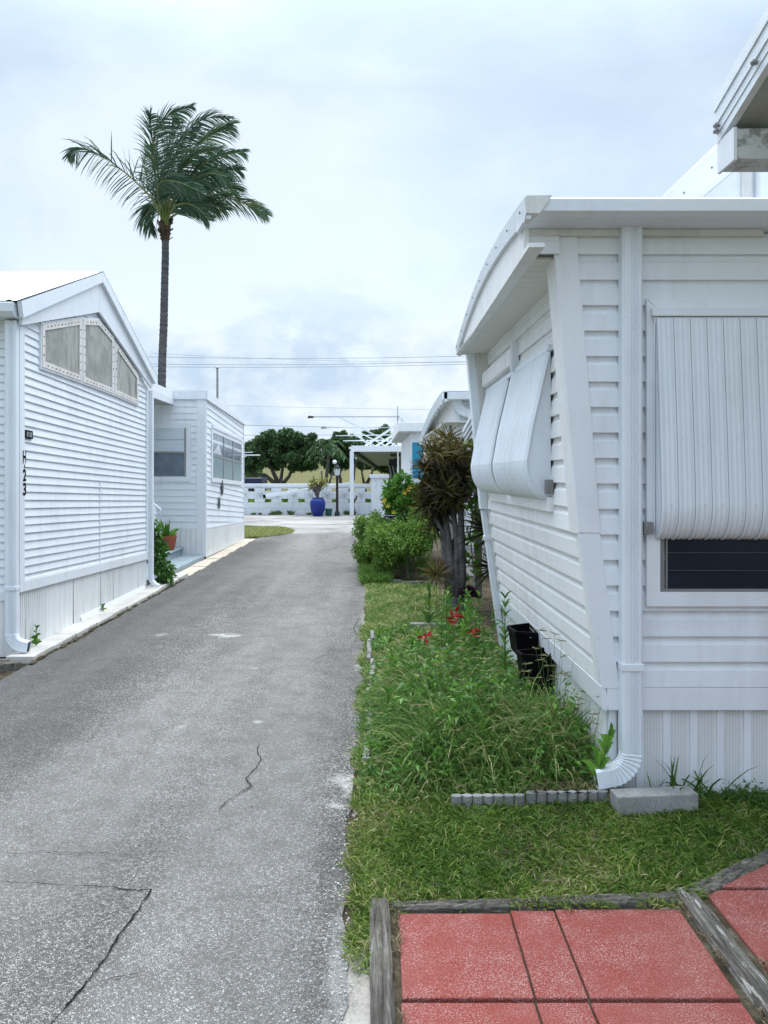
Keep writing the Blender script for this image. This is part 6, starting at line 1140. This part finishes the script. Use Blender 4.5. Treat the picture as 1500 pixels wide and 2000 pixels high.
field('island_grass', 26000, lambda y, u: -4.2+u*2.1, (19.95, 24.1), lambda x, y: .07+0*x, .02, 1.2, .6, M['lawn'], lambda x, y: .80+.1*pn(x, y), 'bright green grass island at the road bend on the left', 2, keep=lambda x, y: x < -2.95+.80*np.sin(np.pi*np.clip((y-19.9)/4.2, 0, 1))**.8)
field('dead_grass', 5200, lambda y, u: .82+u*.37, (3.78, 4.35), lambda x, y: .13+0*x, .0032, 1.6, 1.1, M['straw'], lambda x, y: .5+.2*pn(x, y, 2), 'dead brown grass heaped beside the downspout elbow', 3, .01)
field('wall_weeds', 3500, lambda y, u: -6+u*5.6, (31.75, 31.95), lambda x, y: .10+.10*(pn(x, y, .5) > .3), .03, .8, .5, M['tree'], lambda x, y: .7+0*x, 'small weeds along the foot of the far wall', 2, keep=lambda x, y: pn(x, y*0, .7, 2) > .1)
# star-shaped seed heads on thin stalks over the weeds
sx = rng.uniform(.02, 1.12, 190); sy = 3.95+rng.uniform(0, 1, 190)**1.6*2.6; hz = wh(sx, sy)*rng.uniform(.95, 1.5, 190)+.02; mbs = MB(); hd, hp = [], []
for x, y, h in zip(sx, sy, hz):
    l = (random.uniform(-.08, .08), random.uniform(-.06, .02)); mbs.tube([(x, y, 0), (x+l[0]*.3, y+l[1]*.3, h*.6), (x+l[0], y+l[1], h)], .0011, 3, caps=False)
    for q in range(random.randint(4, 6)): a = random.uniform(0, 6.28); hp.append((x+l[0], y+l[1], h)); hd.append((math.cos(a), math.sin(a), random.uniform(-.15, .35)))
for x, y, h in ((1.12, 4.1, .42), (1.17, 4.02, .36), (1.05, 4.3, .5), (1.14, 4.4, .46), (1.18, 3.9, .48), (1.2, 4.05, .30), (1.1, 4.55, .40), (1.16, 4.25, .34)):
    mbs.tube([(x-.04, y, 0), (x-.03, y, h*.6), (x, y-.02, h)], .0014, 3, caps=False)
    for q in range(5): a = q*1.256+x; hp.append((x, y-.02, h)); hd.append((math.cos(a), math.sin(a)*.6, random.uniform(-.1, .5)))

n = 11000; bx_ = rng.uniform(.0, 1.15, n); by_ = rng.uniform(3.85, 7.6, n); keep_ = pn(bx_, by_, .9, 7)+.5*pn(bx_, by_, 2.2, 3) > .0; bx_, by_ = bx_[keep_], by_[keep_]; n = len(bx_); hh_ = wh(bx_, by_)*rng.uniform(.35, 1.05, n)
V, T, m = leaf_geo(np.stack([bx_, by_, hh_], 1), norm(rng.normal(0, 1, (n, 3))*[1, 1, .5]+[0, -.3, .3]), rng.uniform(.035, .085, n), rng.uniform(.012, .026, n), .25, .35); o = npobj('weed_leaves', V, [T], M['bright'], None, tint=np.repeat(np.clip(rng.normal(.55, .22, n), 0, 1), m), kind='stuff'); o['label'] = 'broad small leaves mixed through the tall weeds'; o['category'] = 'weeds'
mbs.build('seed_stalks', M['stem'], None, kind='stuff', label='thin seed stalks rising over the tall weeds', cat='grass')
V, Q, T, m = blade_geo(np.array(hp), np.array(hd), rng.uniform(.032, .052, len(hp)), .0062, .3, 2); o = npobj('seed_heads', V, [Q, T], M['seed'], None, tint=np.repeat(rng.uniform(0, 1, len(hp)), m), kind='stuff'); o['label'] = 'pale star-shaped seed heads over the tall weeds'; o['category'] = 'grass'
# loose white stones
for lb, px, py, s_ in (('largest white pebble on the worn verge beside the lawn', 731, 1626, .016), ('white stone chip at the road edge left of the weeds', 712, 1545, .011), ('small white pebble beside the road under the weeds', 725, 1500, .009)):
    c = ((px-720)/(py-930)*1.6, GY(py)); mb = MB(); mb.lathe((c[0], c[1], -.002), [(s_*.7, 0), (s_, s_*.5), (s_*.8, s_*.9), (s_*.3, s_*1.15)], 7); mb.build('pebble', M['slab'], None, label=lb, cat='pebble', group='white pebbles on the verge')
mb = MB()
for _ in range(420):
    y = random.uniform(2.2, 5.5); x = random.gauss(-.06, .035) if y < 2.9 else random.gauss(-.10, .03); s_ = random.uniform(.002, .006); mb.lathe((x, y, .001), [(s_, 0), (s_*.9, s_*.7), (s_*.3, s_)], 5)
mb.build('gravel', M['slab'], None, kind='stuff', label='loose pale grit along the crumbling road edge', cat='gravel')

field('joint_weeds', 1500, lambda y, u: np.where(u < .35, .09+u*.06, np.where(u < .7, 1.15+(u-.35)*.06, 1.26+(u-.7)*.2)), (2.0, 2.95), lambda x, y: .028+0*x, .003, 1.6, .7, M['straw'], lambda x, y: .4+0*x, 'dry bits and tiny weeds caught between pavers and timbers', 2, .012, keep=lambda x, y: pn(x, y, 2.5, 5) > .05)
field('timber_overgrowth', 1700, lambda y, u: .1+u*1.15, (2.80, 2.93), lambda x, y: .035+0*x, .004, 2.2, .6, M['lawn'], lambda x, y: .62+0*x, 'grass creeping over the timbers along the paving', 3, .02, keep=lambda x, y: pn(x, y, 1.1, 5) > .05)
n = 260; dx_ = rng.uniform(-2.8, -.15, n); dy_ = rng.uniform(2.3, 12, n); V, T, m = leaf_geo(np.stack([dx_, dy_, np.full(n, .007)], 1), norm(rng.normal(size=(n, 3))*[1, 1, .03]), rng.uniform(.006, .022, n), rng.uniform(.004, .008, n), .1, 0.0); V[:, 2] = np.maximum(V[:, 2], .006); o = npobj('road_litter', V, [T], M['straw'], None, tint=np.repeat(rng.uniform(0, 1, n), m), kind='stuff'); o['label'] = 'scattered tiny leaf litter on the asphalt'; o['category'] = 'litter'
